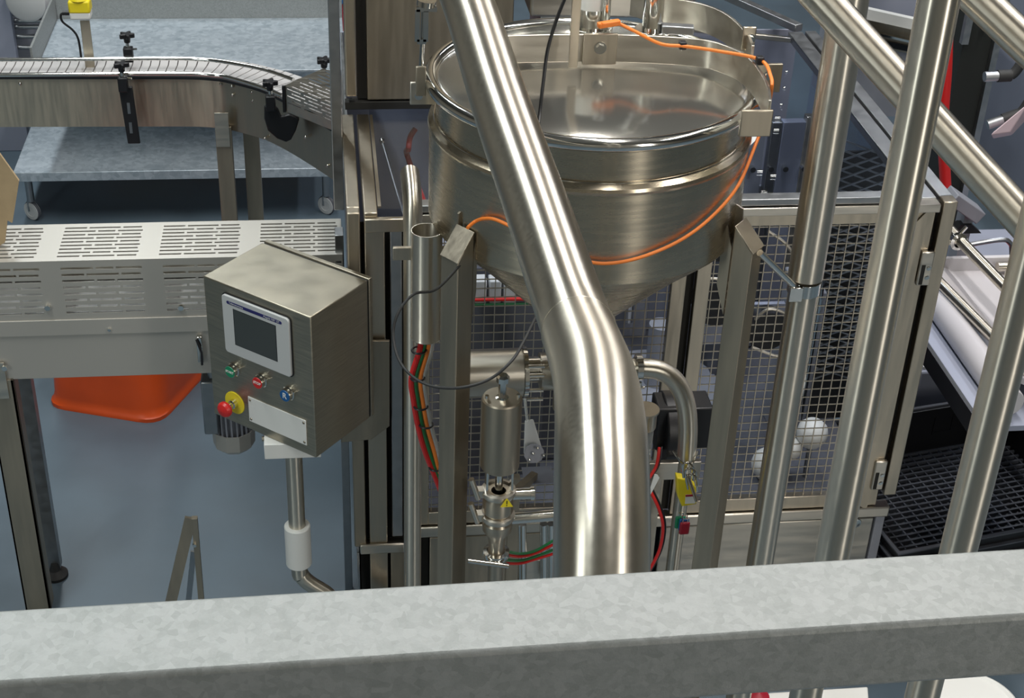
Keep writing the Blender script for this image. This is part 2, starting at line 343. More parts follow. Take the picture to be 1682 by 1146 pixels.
# orange cable
def hop_pt(x,y,r=RR+.014):
    d=ray(x,y); o=EYE[:2]-np.array(HC); A=d[0]**2+d[1]**2; B=2*(o@d[:2]); C_=o@o-r*r
    D=max(0,B*B-4*A*C_); tt=(-B-math.sqrt(D))/2/A; return EYE+d*tt
oc=[PZ(988,40,2.36),PZ(1010,37,2.355),PZ(1040,50,2.345),PZ(1085,72,2.34),PZ(1125,76,2.335),PZ(1180,84,2.335),PZ(1248,98,2.335),PZ(1266,125,2.33),PZ(1267,150,2.30),PY(1258,190,3.36),PY(1240,240,3.34),hop_pt(1212,305),hop_pt(1170,355),hop_pt(1120,393),hop_pt(1060,420),hop_pt(1005,432),hop_pt(960,428),hop_pt(900,405),hop_pt(850,378),hop_pt(815,361),hop_pt(795,359),hop_pt(780,364),PY(768,374,3.15)]
t=thing('orange_cable',oc[0],'orange cable draped from the hopper frame round the hopper wall','cable')
put('cable',MB().tube(spl(oc,8),.0043,10),OCB,t)
put('plug',MB().bar(PZ(982,42,2.355),PZ(1018,36,2.36),.018,.014),OCB,t,bev=.003)
for q in ((1121,74),(1248,99)):
    c=PZ(*q,2.335); put('cable_tie',MB().ob(c,(.009,0,0),(0,.010,0),(0,0,.010)),BLK,t,bev=.003)
# black cable
bc=[PD(935,-20,3.3),PD(915,30,3.35),PD(900,80,3.38),PD(893,130,3.4),PD(886,190,3.4),PD(880,235,3.35)]
put('sensor_cable',MB().tube(spl(bc,8),.0042,10),BLK,label='thin black cable hanging down over the hopper lid beside the thick pipe',cat='cable')
lc=[PD(760,430,3.62),PD(718,474,3.5),PD(680,483,3.42),PD(655,512,3.4),PD(646,548,3.4),PD(655,590,3.38),PD(680,620,3.35),PD(715,635,3.33),PD(760,636,3.3),(PD(805,622,3.3)),PD(838,595,3.3),PD(858,565,3.35),PD(890,500,3.45)]
put('looped_cable',MB().tube(spl(lc,10),.0034,10),BLR,label='loose black cable loop hanging across the left gusset post',cat='cable')
# left rod and bracket of hopper
t=thing('threaded_stay',PY(687,165,3.5),'upright threaded rod with turnbuckle at the left of the hopper','rod')
put('rod',MB().cyl(PY(690,150,3.5),PY(697,0,3.5),.006,n=12),POL,t)
f=MB(); 
for (xa,ya,xb,yb) in ((686,15,685,68),(700,18,699,68),(685,68,700,68),(684,15,718,15)): f.bar(PY(xa,ya,3.49),PY(xb,yb,3.49),.012,.006,up=(0,-1,0))
put('turnbuckle',f,POL,t)
put('lock_nut',MB().cyl(PY(700,9,3.5),PY(701,0,3.5),.024,n=20),POL,t)
c=PY(689,154,3.5); put('foot_bracket',MB().box(c[0]-.024,3.5,c[2]-.03,c[0]+.06,3.51,c[2]+.03),STL,t,bev=.003)
put('bolt',MB().hexbolt((c[0]-.002,3.5,c[2]-.006),(0,-1,0),.007,.006),POL,t)

# ------------------------------------------------------------------ gusset posts
def gpost(ridge,left,right,back,label,glabel,side):
    Y=3.15; rp=PY(*ridge,Y); X=rp[0]; s=.056
    th=math.radians(42 if side<0 else 48)
    rd=Vector((math.cos(th),math.sin(th),0)); ld=Vector((-math.sin(th),math.cos(th),0))
    c=[Vector((X,Y,0)),Vector((X,Y,0))+rd*s,Vector((X,Y,0))+rd*s+ld*s,Vector((X,Y,0))+ld*s]
    zs=[zat(v.x,v.y,q[1]) for v,q in zip(c,(ridge,right,back,left))]
    zs[2]=zs[1]+zs[3]-zs[0]
    t=thing('gusset_post',(X,Y,FL),label,'post')
    put('post',MB().hexa([(v.x,v.y,FL) for v in c],[(v.x,v.y,z) for v,z in zip(c,zs)]),ST2,t,bev=.002)
    ctr=(c[0]+c[2])/2; n=(Vector((c[1].x,c[1].y,zs[1]))-Vector((c[0].x,c[0].y,zs[0]))).cross(Vector((c[3].x,c[3].y,zs[3]))-Vector((c[0].x,c[0].y,zs[0]))).normalized()
    put('cap_plate',MB().prism([ctr+(v-ctr)*1.05+Vector((0,0,z)) for v,z in zip(c,zs)],n*.003),ST,t,bev=.001)
    # gusset plate towards the hopper
    hx=HC[0]-side*0
    a=c[2]; d=(Vector((HC[0],HC[1],0))-a); d.z=0; L=d.length-RR+.004; d.normalize()
    p1=a+d*L
    put('gusset',MB().prism([(a.x,a.y,1.72),(a.x,a.y,1.90),(a.x+d.x*L*.25,a.y+d.y*L*.25,1.975),(p1.x,p1.y,1.985),(p1.x,p1.y,1.80)],Vector((-d.y,d.x,0))*.006),ST2,t)
    b=c[1] if side<0 else c[3]; d=(Vector((HC[0],HC[1]+.12*0,0))-b); d.z=0; L=d.length-RR+.004; d.normalize(); p1=b+d*L
    put('gusset',MB().prism([(b.x,b.y,1.70),(b.x,b.y,1.89),(p1.x,p1.y,1.97),(p1.x,p1.y,1.78)],Vector((-d.y,d.x,0))*.006),ST2,t)
gpost((752,433),(722.5,419),(780,382),(748,372),'left square steel post with slanted cap plate supporting the hopper','',-1)
gpost((1236,418),(1208,372),(1257,404),(1228,358),'right square steel post with slanted cap plate supporting the hopper','',1)
# ------------------------------------------------------------------ guarded machine enclosure
Y0=3.95; ZT=1.623; YB=5.62
t=thing('machine_enclosure',(1.0,Y0,FL),'large square steel machine frame with mesh doors and clear lid behind the hopper','machine guard')
E_=t
def bx(*a): return MB().box(*a)
put('corner_post',bx(.047,Y0,.37,.086,Y0+.04,ZT),ST2,t,bev=.004)
put('corner_post',bx(.098,Y0,.385,.158,Y0+.05,ZT-.06),ST,t,bev=.003)
put('side_rail',bx(.047,Y0+.04,ZT-.04,.086,4.69,ZT),ST,t,bev=.003)
put('side_rail',bx(.098,Y0,ZT-.05,.138,4.69,ZT),ST,t,bev=.003)
put('corner_post',bx(.174,Y0+.01,.40,.21,Y0+.05,ZT-.06),STG,t,bev=.003)
put('front_rail',bx(.098,Y0-.02,ZT-.055,.235,Y0+.0,ZT-.012),ST,t,bev=.003)
put('bottom_rail',bx(.065,Y0-.012,.345,.215,Y0+.03,.385),STL,t,bev=.005)
put('lower_panel',bx(.098,Y0,FL+.05,.158,Y0+.02,.345),ST,t,bev=.002)
put('lower_panel',bx(.168,Y0,FL+.05,.215,Y0+.02,.345),ST2,t,bev=.002)
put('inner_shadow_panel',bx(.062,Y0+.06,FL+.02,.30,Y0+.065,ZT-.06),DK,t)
put('foot_plate',bx(.055,Y0-.002,FL,.062,Y0+.03,.345),STG,t)
# top frame
put('front_rail',bx(.235,Y0-.005,ZT+.0,1.80,Y0+.04,ZT+.022),STG,t,bev=.002)
put('front_rail',bx(.235,Y0-.015,ZT-.03,1.862,Y0+.03,ZT-.003),STL,t,bev=.002)
put('side_rail',bx(1.805,Y0+.03,ZT-.03,1.862,5.46,ZT+.0),STG,t,bev=.002)
put('outer_post',bx(1.873,Y0-.01,.50,1.917,Y0+.04,ZT+.003),ST,t,bev=.003)
put('outer_rail',bx(1.873,Y0+.03,ZT-.045,1.917,5.46,ZT+.003),STG,t,bev=.003)
put('gap_shade',bx(1.858,Y0+.02,.50,1.874,Y0+.04,ZT-.01),DK,t); put('gap_shade',bx(1.862,Y0+.04,ZT-.05,1.873,5.46,ZT-.02),DK,t)  # near-black strips put into the open gap as its shade
put('rear_rail',MB().bar((1.86,5.5,ZT),(1.62,5.98,ZT),.04,.03).bar((1.62,5.98,ZT-.01),(.9,6.05,ZT-.01),.04,.03),STG,t,bev=.003)
put('rear_rail',MB().bar((1.82,5.42,ZT-.02),(1.3,5.6,ZT-.02),.02,.02),STL,t,bev=.003)
put('side_panel',bx(.06,Y0+.06,FL+.05,.068,YB,ZT-.05),STG,t)
put('side_panel',bx(1.905,Y0+.06,.5,1.909,5.4,ZT-.06),PC,t,label='clear side panel')
put('rear_panel',bx(.06,YB,FL+.05,1.90,YB+.01,ZT-.05),LIL,t)
put('bottom_rail',bx(.235,Y0-.012,.405,1.906,Y0+.035,.448),STL,t,bev=.005)
put('deck_plate',bx(.068,Y0+.07,.39,1.90,YB,.40),DIN,t)
lp=put('lower_door',bx(1.10,Y0+.004,FL+.06,1.862,Y0+.02,.392),STL,t,bev=.004)
c=PY(1406,860,Y0)
put('lock',MB().lathe((c[0],Y0+.004,c[2]),[(.001,-.006),(.008,-.006),(.012,-.004),(.019,-.003),(.021,0)],28,(0,1,0)).box(c[0]-.002,Y0-.005,c[2]-.006,c[0]+.002,Y0-.002,c[2]+.006),POL,lp)
put('lower_door',bx(.30,Y0+.004,FL+.06,1.085,Y0+.02,.392),ST,t,bev=.004)
put('end_post',bx(1.868,Y0+.0,FL,1.90,Y0+.04,.40),GIN,t,bev=.002)
# lid
lid=put('lid',bx(.14,Y0+.03,ZT-.006,1.805,5.42,ZT-.001),PC,t,label='clear plastic lid')
put('lid_edge_strip',bx(.140,Y0+.04,ZT-.004,.150,4.68,ZT+.002),ST2,lid)
# doors
def door(x0,x1,z0,z1,sr=.045):
    sw=.045
    f=MB().box(x0,Y0,z0,x0+sw,Y0+.03,z1).box(x1-sr,Y0,z0,x1,Y0+.03,z1).box(x0+sw,Y0,z1-.06,x1-sr,Y0+.03,z1).box(x0+sw,Y0,z0,x1-sr,Y0+.03,z0+.05)
    d=put('mesh_door',f,ST,E_,bev=.002)
    g=MB(); s=.0318; r=.0014; n=0
    x=x0+sw+.01
    while x<x1-sr+.002: g.box(x-r,Y0+.012,z0+.04,x+r,Y0+.0154,z1-.05); x+=s
    z=z1-.06-.012
    while z>z0+.05: g.box(x0+sw-.005,Y0+.0155,z-r,x1-sr+.01,Y0+.019,z+r); z-=.0318
    put('wire_mesh',g,ST,d)
    return d
d1=door(.250,1.091,.452,1.612); d2=door(1.123,1.856,.452,1.612,.072)
put('door_gap',bx(1.091,Y0+.03,.452,1.123,Y0+.035,1.6),DK,t)
# right stile with notched plate, latches
z=1.612
put('edge_plate',MB().prism([(1.775,Y0-.004,.47),(1.82,Y0-.004,.44),(1.828,Y0-.004,.48),(1.828,Y0-.004,1.60),(1.79,Y0-.004,1.55),(1.775,Y0-.004,1.53)],(0,-.004,0)),ST,d2)
for (px,py) in ((1523,430),(1447,770)):
    c=PY(px,py,Y0); h=put('hinge',bx(c[0]-.03,Y0-.02,c[2]-.075,c[0]+.012,Y0-.004,c[2]+.045),STL,d2,bev=.004)
    put('recess',bx(c[0]-.024,Y0-.0215,c[2]-.07,c[0]-.012,Y0-.02,c[2]+.0),DK,h)
    for dz_ in (-.045,-.012): put('bolt',MB().hexbolt((c[0],Y0-.02,c[2]+dz_),(0,-1,0),.0055,.004),POL,h)
# ------------------------------------------------------------------ tall cabinet on the left, rear
t=thing('tall_cabinet',(.1,4.70,1.64),'tall dark steel cabinet with rounded door edge rising at top left of the machine','cabinet')
put('body',bx(.135,4.72,1.66,.62,5.3,3.0),ST2,t,bev=.004)
put('door_edge',bx(.062,4.70,1.68,.102,4.76,3.0),ST,t,bev=.006)
put('hinge_gap',bx(.102,4.735,1.66,.135,4.76,3.0),DK,t)
put('base_strip',bx(.06,4.715,1.628,.62,4.75,1.655),DK,t,bev=.002)
put('side_sheet',bx(.012,4.50,1.36,.047,4.56,3.0),STG,t,bev=.003)
put('bolt',MB().ball((.0,4.72,2.05),.012),BLK,t)
# side guard sheet of conveyor tunnel
t=put('tunnel_side_post',bx(.012,4.30,FL,.04,4.36,1.37),STG,bev=.002,label='narrow grey steel upright where the slotted conveyor enters the machine',cat='post')
# ------------------------------------------------------------------ lower conveyor with slotted guards
CX0,CX1,CY=-1.55,.035,4.29
t=thing('slotted_conveyor',(-.7,4.4,FL),'lower steel conveyor with slotted guards running left to right behind the control box','conveyor')
put('side_plate',bx(CX0,CY,.868,CX1,CY+.006,1.045),GSH,t,bev=.001)
put('upper_flange',bx(CX0,CY-.006,1.035,CX1,CY+.004,1.092),GSH,t,bev=.001)
def slotted(rows,x0,x1,place,groups,slot=.004):
    g=MB(); 
    return g
def slot_panel(x0,x1,u0,u1,nrow,ph,vertical,base,thick=.002):
    # panel spans x0..x1, u0..u1 ; slots in groups
    g=MB()
    def bb(xa,xb,ua,ub):
        if vertical: g.box(xa,base,ua,xb,base+thick,ub)
        else: g.box(xa,ua,base,xb,ub,base+thick)
    H=(u1-u0); m=H*.07; pitch=(H-2*m)/nrow; sh=pitch*.36
    gp=.318; gw=.245
    bb(x0,x1,u0,u0+m); bb(x0,x1,u1-m,u1)
    for r in range(nrow):
        ua=u0+m+r*pitch; sa=ua+(pitch-sh)/2; sb=sa+sh
        bb(x0,x1,ua,sa); bb(x0,x1,sb,ua+pitch)
        x=ph-gp*6; segs=[]
        while x<x1:
            lens=(.07,.10,.06) if r%2==0 else (.10,.055,.08)
            xx=x
            for L in lens: segs.append((xx,xx+L)); xx+=L+.0085
            x+=gp
        cur=x0
        for a,b in segs:
            a=max(a,x0+.004); b=min(b,x1-.004)
            if b<=a: continue
            bb(cur,a,sa,sb); cur=b
        bb(cur,x1,sa,sb)
    return g
put('front_guard',slot_panel(CX0,CX1,1.092,1.305,8,-.855+.0,True,CY-.002),GSH,t)
put('top_guard',slot_panel(CX0,CX1,CY-.002,4.545,9,-.985+.118,False,1.305),GSH,t)
put('rear_plate',bx(CX0,4.54,.868,CX1,4.546,1.305),STL,t)
put('belt',bx(CX0,CY+.02,1.09,CX1,4.52,1.105),WHG,t,label='pale belt under the slots')
put('under_tray',bx(CX0,CY+.01,.90,CX1,4.53,.905),STG,t)
for px in (78,297):
    c=PY(px,500,CY-.002); put('guard_screw',MB().cyl((c[0],CY-.002,zat(c[0],CY,503)),(c[0],CY-.014,zat(c[0],CY,503)),.009,n=14),POL,t)
c=PY(180,539,CY); put('guard_screw',MB().cyl((c[0],CY-.006,c[2]),(c[0],CY-.014,c[2]),.005,n=14),POL,t)
c=PY(330,570,CY); la=put('toggle_latch',bx(c[0]-.012,CY-.02,c[2]-.05,c[0]+.008,CY,c[2]+.05),POL,t,bev=.004)
put('latch_lever',MB().tube([(c[0]-.01,CY-.025,c[2]+.045),(c[0]+.004,CY-.035,c[2]),(c[0]+.002,CY-.03,c[2]-.05)],.004,8),BLK,la)
lg=put('leg',bx(-1.145,CY-.006,FL+.02,-1.055,CY+.004,.87).box(-1.065,CY-.006,FL+.02,-1.055,CY+.06,.87).box(-1.145,CY-.006,FL+.02,-1.138,CY+.06,.87),ST2,t,bev=.001)
put('bracket_plate',bx(-1.15,CY-.012,.80,-1.075,CY-.004,.94),STL,lg,bev=.001)
c=PY(8,603,CY-.01); put('bolt',MB().cyl((c[0],CY-.012,c[2]),(c[0],CY-.02,c[2]),.009,n=14),POL,lg)
lg=put('leg',bx(-1.06,4.50,FL+.03,-1.05,4.545,.88).box(-1.10,4.50,FL+.03,-1.06,4.51,.88),STG,t)
put('foot_pad',MB().lathe((-1.07,4.5,FL),[(.001,0),(.045,0),(.045,.012),(.02,.03),(.012,.06),(.001,.06)],24),BLR,lg,label='black rubber foot')
# gear motor beneath
c=PY(378,735,4.42)
t=thing('gear_motor',(c[0]+.02,4.44,.45),'grey finned motor hanging under the lower conveyor beside the control box','motor')
mx,my=c[0]+.015,4.44
put('fan_cowl',MB().lathe((mx,my,.46),[(.001,0),(.055,0),(.074,.02),(.076,.085),(.072,.085),(.068,.02)],10),GSH,t,smooth=20)
b=MB().cyl((mx,my,.50),(mx,my,.80),.055,n=24)
for k in range(24):
    a=2*math.pi*k/24; b.ob((mx+.062*math.cos(a),my+.062*math.sin(a),.65),Vector((math.cos(a),math.sin(a),0))*.009,Vector((-math.sin(a),math.cos(a),0))*.002,(0,0,.13))
put('finned_body',b,GIN,t); put('terminal_box',bx(mx-.095,my-.07,.56,mx-.045,my+.02,.78),STG,t,bev=.006)
put('gearbox',bx(mx-.07,my-.06,.78,mx+.07,my+.08,.868),STG,t,bev=.01)
# orange tub
t=thing('orange_tub',(-.9,5.75,FL),'upturned orange plastic tub lying on the floor beneath the conveyor','tub')
A=[np.array(PZ(*q,FL)) for q in ((72,668),(262,699),(352,600))]; A.append(A[0]+A[2]-A[1])
cc=sum(A)/4
def rr(poly,f,z,rad=.18,n=5):
    out=[]; P=[Vector((p[0],p[1]))for p in poly]; c0=Vector((cc[0],cc[1]))
    P=[c0+(p-c0)*f for p in P]
    for i in range(4):
        p=P[i]; a=P[i-1]; b=P[(i+1)%4]
        s0=p+(a-p).normalized()*min(rad,(a-p).length*.3); s1=p+(b-p).normalized()*min(rad,(b-p).length*.3)
        for k in range(n+1):
            u=k/n; out.append(((1-u)**2*s0.x+2*u*(1-u)*p.x+u*u*s1.x,(1-u)**2*s0.y+2*u*(1-u)*p.y+u*u*s1.y,z))
    return out
b=MB(); rings=[rr(A,1.0,FL+.0,.1),rr(A,1.0,FL+.018,.1),rr(A,.975,FL+.024,.1),rr(A,.965,FL+.06,.12),rr(A,.93,FL+.40,.14),rr(A,.88,FL+.43,.16),rr(A,.3,FL+.435,.16)]
n=len(rings[0]); vs=[v for r in rings for v in r]; fs=[(i*n+k,i*n+(k+1)%n,(i+1)*n+(k+1)%n,(i+1)*n+k) for i in range(len(rings)-1) for k in range(n)]; fs.append(tuple((len(rings)-1)*n+k for k in range(n)))
b.add(vs,fs); put('shell',b,ORG,t,smooth=50)
e0,e1=A[0]+(cc-A[0])*.07,A[1]+(cc-A[1])*.07; q=[e0+(e1-e0)*u for u in (.30,.32,.66,.70)]; up=(cc-(e0+e1)/2); up=up/np.hypot(up[0],up[1])
put('raised_panel',MB().tube(spl([q[0]+[0,0,.04],q[1]+[0,0,.24]+up*.035,q[2]+[0,0,.26]+up*.04,q[3]+[0,0,.04]],8),.006,8),ORG,t)
# cardboard at far left
c=PZ(0,260,1.33)
b=MB().hexa([PZ(-90,300,1.31),PZ(-60,420,1.31),PZ(-2,385,1.31),PZ(30,310,1.31)],[PZ(-90,240,1.45),PZ(-60,330,1.45),PZ(0,370,1.36),PZ(28,290,1.40)])
b=MB().prism([PY(-60,170,4.40),PY(31,297,4.40),PY(20,366,4.40),PY(12,362,4.40),PY(8,398,4.40),PY(-60,440,4.40)],(0,.01,0))
put('cardboard_box',b,CRD,label='brown cardboard flap at the left edge above the slotted conveyor',cat='box')
# ------------------------------------------------------------------ control box
def cbox():
    A,B,C_,D=[np.array(PZ(*q,1.45)) for q in ((333.5,453),(428,396),(594,459),(510,521))]
    u=Vector(A-D); u.z=0; wdt=u.length; u.normalize(); n=Vector((u.y*1.0,-u.x,0)); 
    if n.y>0: n=-n
    return D,u,wdt,n
D,u,wdt,n=cbox(); D=Vector(D); dep=.262; hgt=1.45-.962
# local frame: right edge at D, along -u is to the right ; s runs from left (A) to right (D)
O=D+u*wdt; s_=-u; back=-n
def L(s,z,o=0.): return Vector((O.x,O.y,0))+s_*s+n*o+Vector((0,0,z))
zb=1.45-hgt
t=thing('control_box',L(wdt/2,zb,-dep/2),'brushed steel control box with touch panel and push buttons on a curved pole','control box')
CB=t
put('housing',MB().hexa([L(0,zb),L(wdt,zb),L(wdt,zb,-dep),L(0,zb,-dep)],[L(0,1.45),L(wdt,1.45),L(wdt,1.45,-dep),L(0,1.45,-dep)]),BOXS,t,bev=.003)
put('rear_seal',MB().hexa([L(.004,zb,-dep),L(wdt-.004,zb,-dep),L(wdt-.004,zb,-dep-.008),L(.004,zb,-dep-.008)],[L(.004,1.446,-dep),L(wdt-.004,1.446,-dep),L(wdt-.004,1.446,-dep-.008),L(.004,1.446,-dep-.008)]),BLR,t)
put('rear_door',MB().hexa([L(0,zb,-dep-.008),L(wdt,zb,-dep-.008),L(wdt,zb,-dep-.024),L(0,zb,-dep-.024)],[L(0,1.452,-dep-.008),L(wdt,1.452,-dep-.008),L(wdt,1.452,-dep-.024),L(0,1.452,-dep-.024)]),BOXS,t,bev=.002)
def onface(px,py):
    d=Vector(ray(px,py)); e=Vector(EYE); k=(Vector((O.x,O.y,0))-e).dot(n)/d.dot(n); p=e+d*k
    return (p-Vector((O.x,O.y,p.z))).dot(s_),p.z
def slab(s0,z0,s1,z1,o0,o1): return MB().hexa([L(s0,z0,o0),L(s1,z0,o0),L(s1,z0,o1),L(s0,z0,o1)],[L(s0,z1,o0),L(s1,z1,o0),L(s1,z1,o1),L(s0,z1,o1)])
def rslab(s0,z0,s1,z1,o0,o1,r=.012,k=5):
    pts=[]
    for (cx,cz,a0) in ((s1-r,z1-r,0),(s0+r,z1-r,90),(s0+r,z0+r,180),(s1-r,z0+r,270)):
        for i in range(k+1):
            a=math.radians(a0+90*i/k); pts.append(L(cx+r*math.cos(a),cz+r*math.sin(a),o0))
    return MB().prism(pts,n*(o1-o0))
s0,z1=onface(367,480); s1,_=onface(478,540); _,z0=onface(478,615); z0b=onface(372,575)[1]
z0=(z0+z0b)/2; z1=(z1+onface(476,522)[1])/2
tp=put('touch_panel',rslab(s0,z0,s1,z1,0,.010,.012),WHG,t,bev=.002,label='light grey touch panel with dark screen')
put('panel_seal',rslab(s0-.003,z0-.003,s1+.003,z1+.003,0,.003,.013),BLK,tp)
a,b_=onface(386,497),onface(456,592); W=s1-s0; Hh=z1-z0
put('screen',slab(s0+W*.175,z0+Hh*.20,s1-W*.20,z1-Hh*.195,.0095,.0103),SCR,tp)
put('screen_seal',slab(s0+W*.165,z0+Hh*.19,s1-W*.19,z1-Hh*.185,.0095,.0101),BLK,tp)
zs=z1-Hh*.105
st=put('brand_strip',rslab(s0+W*.075,zs-.0052,s1-W*.10,zs+.0052,.0095,.0106,.005),NAV,tp)
def facem(s,z,o): return Matrix.Translation(L(s,z,o))@Matrix((( s_.x,0,n.x,0),(s_.y,0,n.y,0),(0,1,0,0),(0,0,0,1)))
text('Telemecanique',.009,WHG,st,facem(s0+W*.22,zs,.0107)); text('Magelis XBT GT',.009,WHG,st,facem(s1-W*.25,zs,.0107))
def button(px,py,m,txt,lb,size=.009):
    s,z=onface(px,py); b=put('push_button',MB().lathe(L(s,z,0),[(.001,0),(.023,0),(.023,.005),(.020,.008),(.0195,.018),(.019,.020),(.001,.020)],28,n),POL,CB,smooth=30)
    f=put('button_face',MB().lathe(L(s,z,.020),[(.001,.0015),(.0180,.0015),(.0190,-.001)],28,n),m,b,label=lb)
    text(txt,size,WHT,b,facem(s,z,.0218),bold=.0003)
    put('marker_pin',MB().cyl(L(s+.026,z+.014,0),L(s+.027,z+.015,.012),.003,n=10),POL,b)
button(385,606,GRN,'START','green push button face',.0105); button(430,624,RED,'STOP','red push button face',.012); button(475,645,BLU,'R','blue push button face',.026)
s,z=onface(386,661)
es=put('emergency_stop',MB().lathe(L(s,z,0),[(.001,0),(.038,0),(.038,.002),(.037,.003),(.001,.003)],40,n),YEL,t,label='yellow emergency stop disc with red mushroom button')
put('collar',MB().lathe(L(s,z,.003),[(.001,0),(.015,0),(.014,.012),(.010,.016),(.010,.034),(.001,.034)],28,n),POL,es)
put('mushroom_head',MB().lathe(L(s,z,.034),[(.001,0),(.019,0),(.0245,.006),(.0255,.014),(.021,.022),(.010,.027),(.001,.028)],32,n),RED,es)
sa,za=onface(408,650); sb,zb_=onface(503,690); _,zc_=onface(504,722); 
z_hi=za; z_lo=onface(412,690)[1]
bp=put('blank_plate',slab(sa,z_lo-.002,sb,z_hi,0,.003),WHT,t,bev=.001,label='blank white plate with four screws')
for ss in (sa+.008,sb-.008):
    for zz in (z_lo+.008,z_hi-.010): put('screw',MB().lathe(L(ss,zz,.003),[(.001,.0025),(.003,.002),(.0045,0)],14,n),ST2,bp)
# mount block and pole
px0=PY(483,760,3.80); X=px0[0]
zm=zb-.0
put('mount_block',bx(X-.085,3.73,zm-.055,X+.085,3.88,zm-.001),WHT,t,bev=.002,label='white plastic mounting block')
c=L(0,0)
put('mount_bolt',MB().hexbolt((X-.085,3.79,zm-.02),(-1,0,0),.008,.008),ST,t)
t=thing('curved_pole',(X,3.80,.5),'round steel pole under the control box bending right, with a white sleeve','pole')
zl=zat(X,3.8,925); 
path=[(X,3.8,zm-.055),(X,3.8,.75),(X,3.8,zl-.01),(X+.006,3.8,zl-.05),(X+.03,3.8,zl-.085),(X+.08,3.8,zl-.13),(X+.14,3.8,zl-.19),(X+.30,3.9,zl-.27)]
put('tube',MB().tube(spl(path,6),.0265,28),STP,t)
zu=zat(X,3.8,862)
put('white_sleeve',MB().lathe((X,3.8,zl-.0),[(.0265,0),(.039,0),(.0415,.003),(.0415,zu-zl-.003),(.039,zu-zl),(.0265,zu-zl)],40),WHT,t,label='white plastic sleeve')
# bracket behind box
c=[PY(560,727,3.93),PY(610,722,3.93),PY(640,700,3.93),PY(640,560,3.93),PY(575,560,3.93)]
put('machine_bracket',MB().prism(c,(0,.012,0)),ST2,label='dark steel bracket plate with rounded foot behind the control box',cat='bracket',bev=.002)
# A-frame stand
t=thing('folding_stand',PY(305,980,3.7),'dark steel channel stand peeking above the guard rail at lower left','stand')
ap=PY(313,850,3.75)
put('leg',MB().bar(ap,PY(222,1240,3.66),.035,.012,up=(0,-1,0)),ST2,t)
put('leg',MB().bar(ap+[.012,0,0],PY(352,1240,3.74),.018,.018,up=(0,-1,0)),ST2,t)
put('stay',MB().bar(PY(318,905,3.76),PY(300,1080,3.78),.018,.008,up=(0,-1,0)),STG,t)
put('pivot_bolt',MB().cyl(PY(320,890,3.75),PY(320,890,3.75)-np.array([0,.02,0]),.006,n=12),POL,t)
# ------------------------------------------------------------------ curved slat conveyor (upper left)
def zpath(ps,z): return [PZ(*q,z) for q in ps]
FE=[(-60,128),(0,128),(130,128),(240,128),(300,128.2),(330,129),(352,130.8),(375,134),(428,148),(464,164),(505,187),(549,214)]
fe=[np.array(p) for p in spl(zpath(FE,1.15),6)]
t=thing('curved_conveyor',(-.5,6.15,FL),'upper steel slat conveyor with polished guide rails curving into the machine','conveyor')
CC=t
put('side_plate',MB().strip([np.array([p[0],p[1],1.15]) for p in fe],.225,.003),ST,t)
# normals outward (towards camera side): build offset path to the back
def off(ps,d):
    out=[]
    for i,p in enumerate(ps):
        a=ps[max(0,i-1)]; b=ps[min(len(ps)-1,i+1)]; v=b-a; v=v/np.hypot(v[0],v[1]); out.append(np.array([p[0]-v[1]*d,p[1]+v[0]*d,p[2]]))
    return out
put('rear_side_plate',MB().strip([np.array([p[0],p[1],1.15]) for p in off(fe,.21)],.225,.003),ST,t)
put('wear_strip',MB().strip([np.array([p[0],p[1],1.162]) for p in off(fe,.004)],.012,.02),BLK,t)
# slats
f0=off(fe,.015); f1=off(fe,.195)
def resample(ps,step,ref):
    L_=[0]; 
    for a,b in zip(ref[:-1],ref[1:]): L_.append(L_[-1]+np.linalg.norm(b-a))
    out=[]; s=0
    while s<L_[-1]:
        out.append(np.array([np.interp(s,L_,[p[i] for p in ps]) for i in range(3)])); s+=step
    return out
r0=resample(f0,.0385,fe); r1=resample(f1,.0385,fe); g=MB()
for i in range(len(r0)-1):
    a,b,c,d=r0[i],r0[i+1],r1[i+1],r1[i]; k=.06
    a2=a+(b-a)*k; d2=d+(c-d)*k; b2=b-(b-a)*k; c2=c-(c-d)*k
    m1=a2+(d2-a2)*.5+(b-a)*.10; m2=b2+(c2-b2)*.5+(b-a)*.10
    Z=lambda p,z:(p[0],p[1],z)
    poly=[a2,b2,m2,c2,d2,m1]
    g.add([Z(p,1.158) for p in poly]+[Z(p,1.168) for p in poly],[(0,1,2,5),(5,2,3,4),(6,7,8,11),(11,8,9,10)]+[(j,(j+1)%6,(j+1)%6+6,j+6) for j in range(6)])
put('slat_chain',g,BEL,t)
bb=MB(); q0,q1=off(fe,.01),off(fe,.2)
for i in range(len(fe)-1): bb.add([tuple(q0[i][:2])+(1.152,),tuple(q0[i+1][:2])+(1.152,),tuple(q1[i+1][:2])+(1.152,),tuple(q1[i][:2])+(1.152,)],[(0,1,2,3)])
put('chain_track',bb,BLK,t)
put('guide_rail',MB().tube(spl(zpath([(-60,123),(0,123),(120,122),(240,121),(300,121),(330,122),(352,123.8),(375,127),(428,143),(464,157)],1.22),6),.0085,12),POL,t)
put('guide_rail',MB().tube(spl(zpath([(-60,98),(0,98),(150,97),(260,96),(303,96.3),(330,97.6),(357,100),(410,109),(446,118),(482,131)],1.22),6),.0085,12),POL,t)
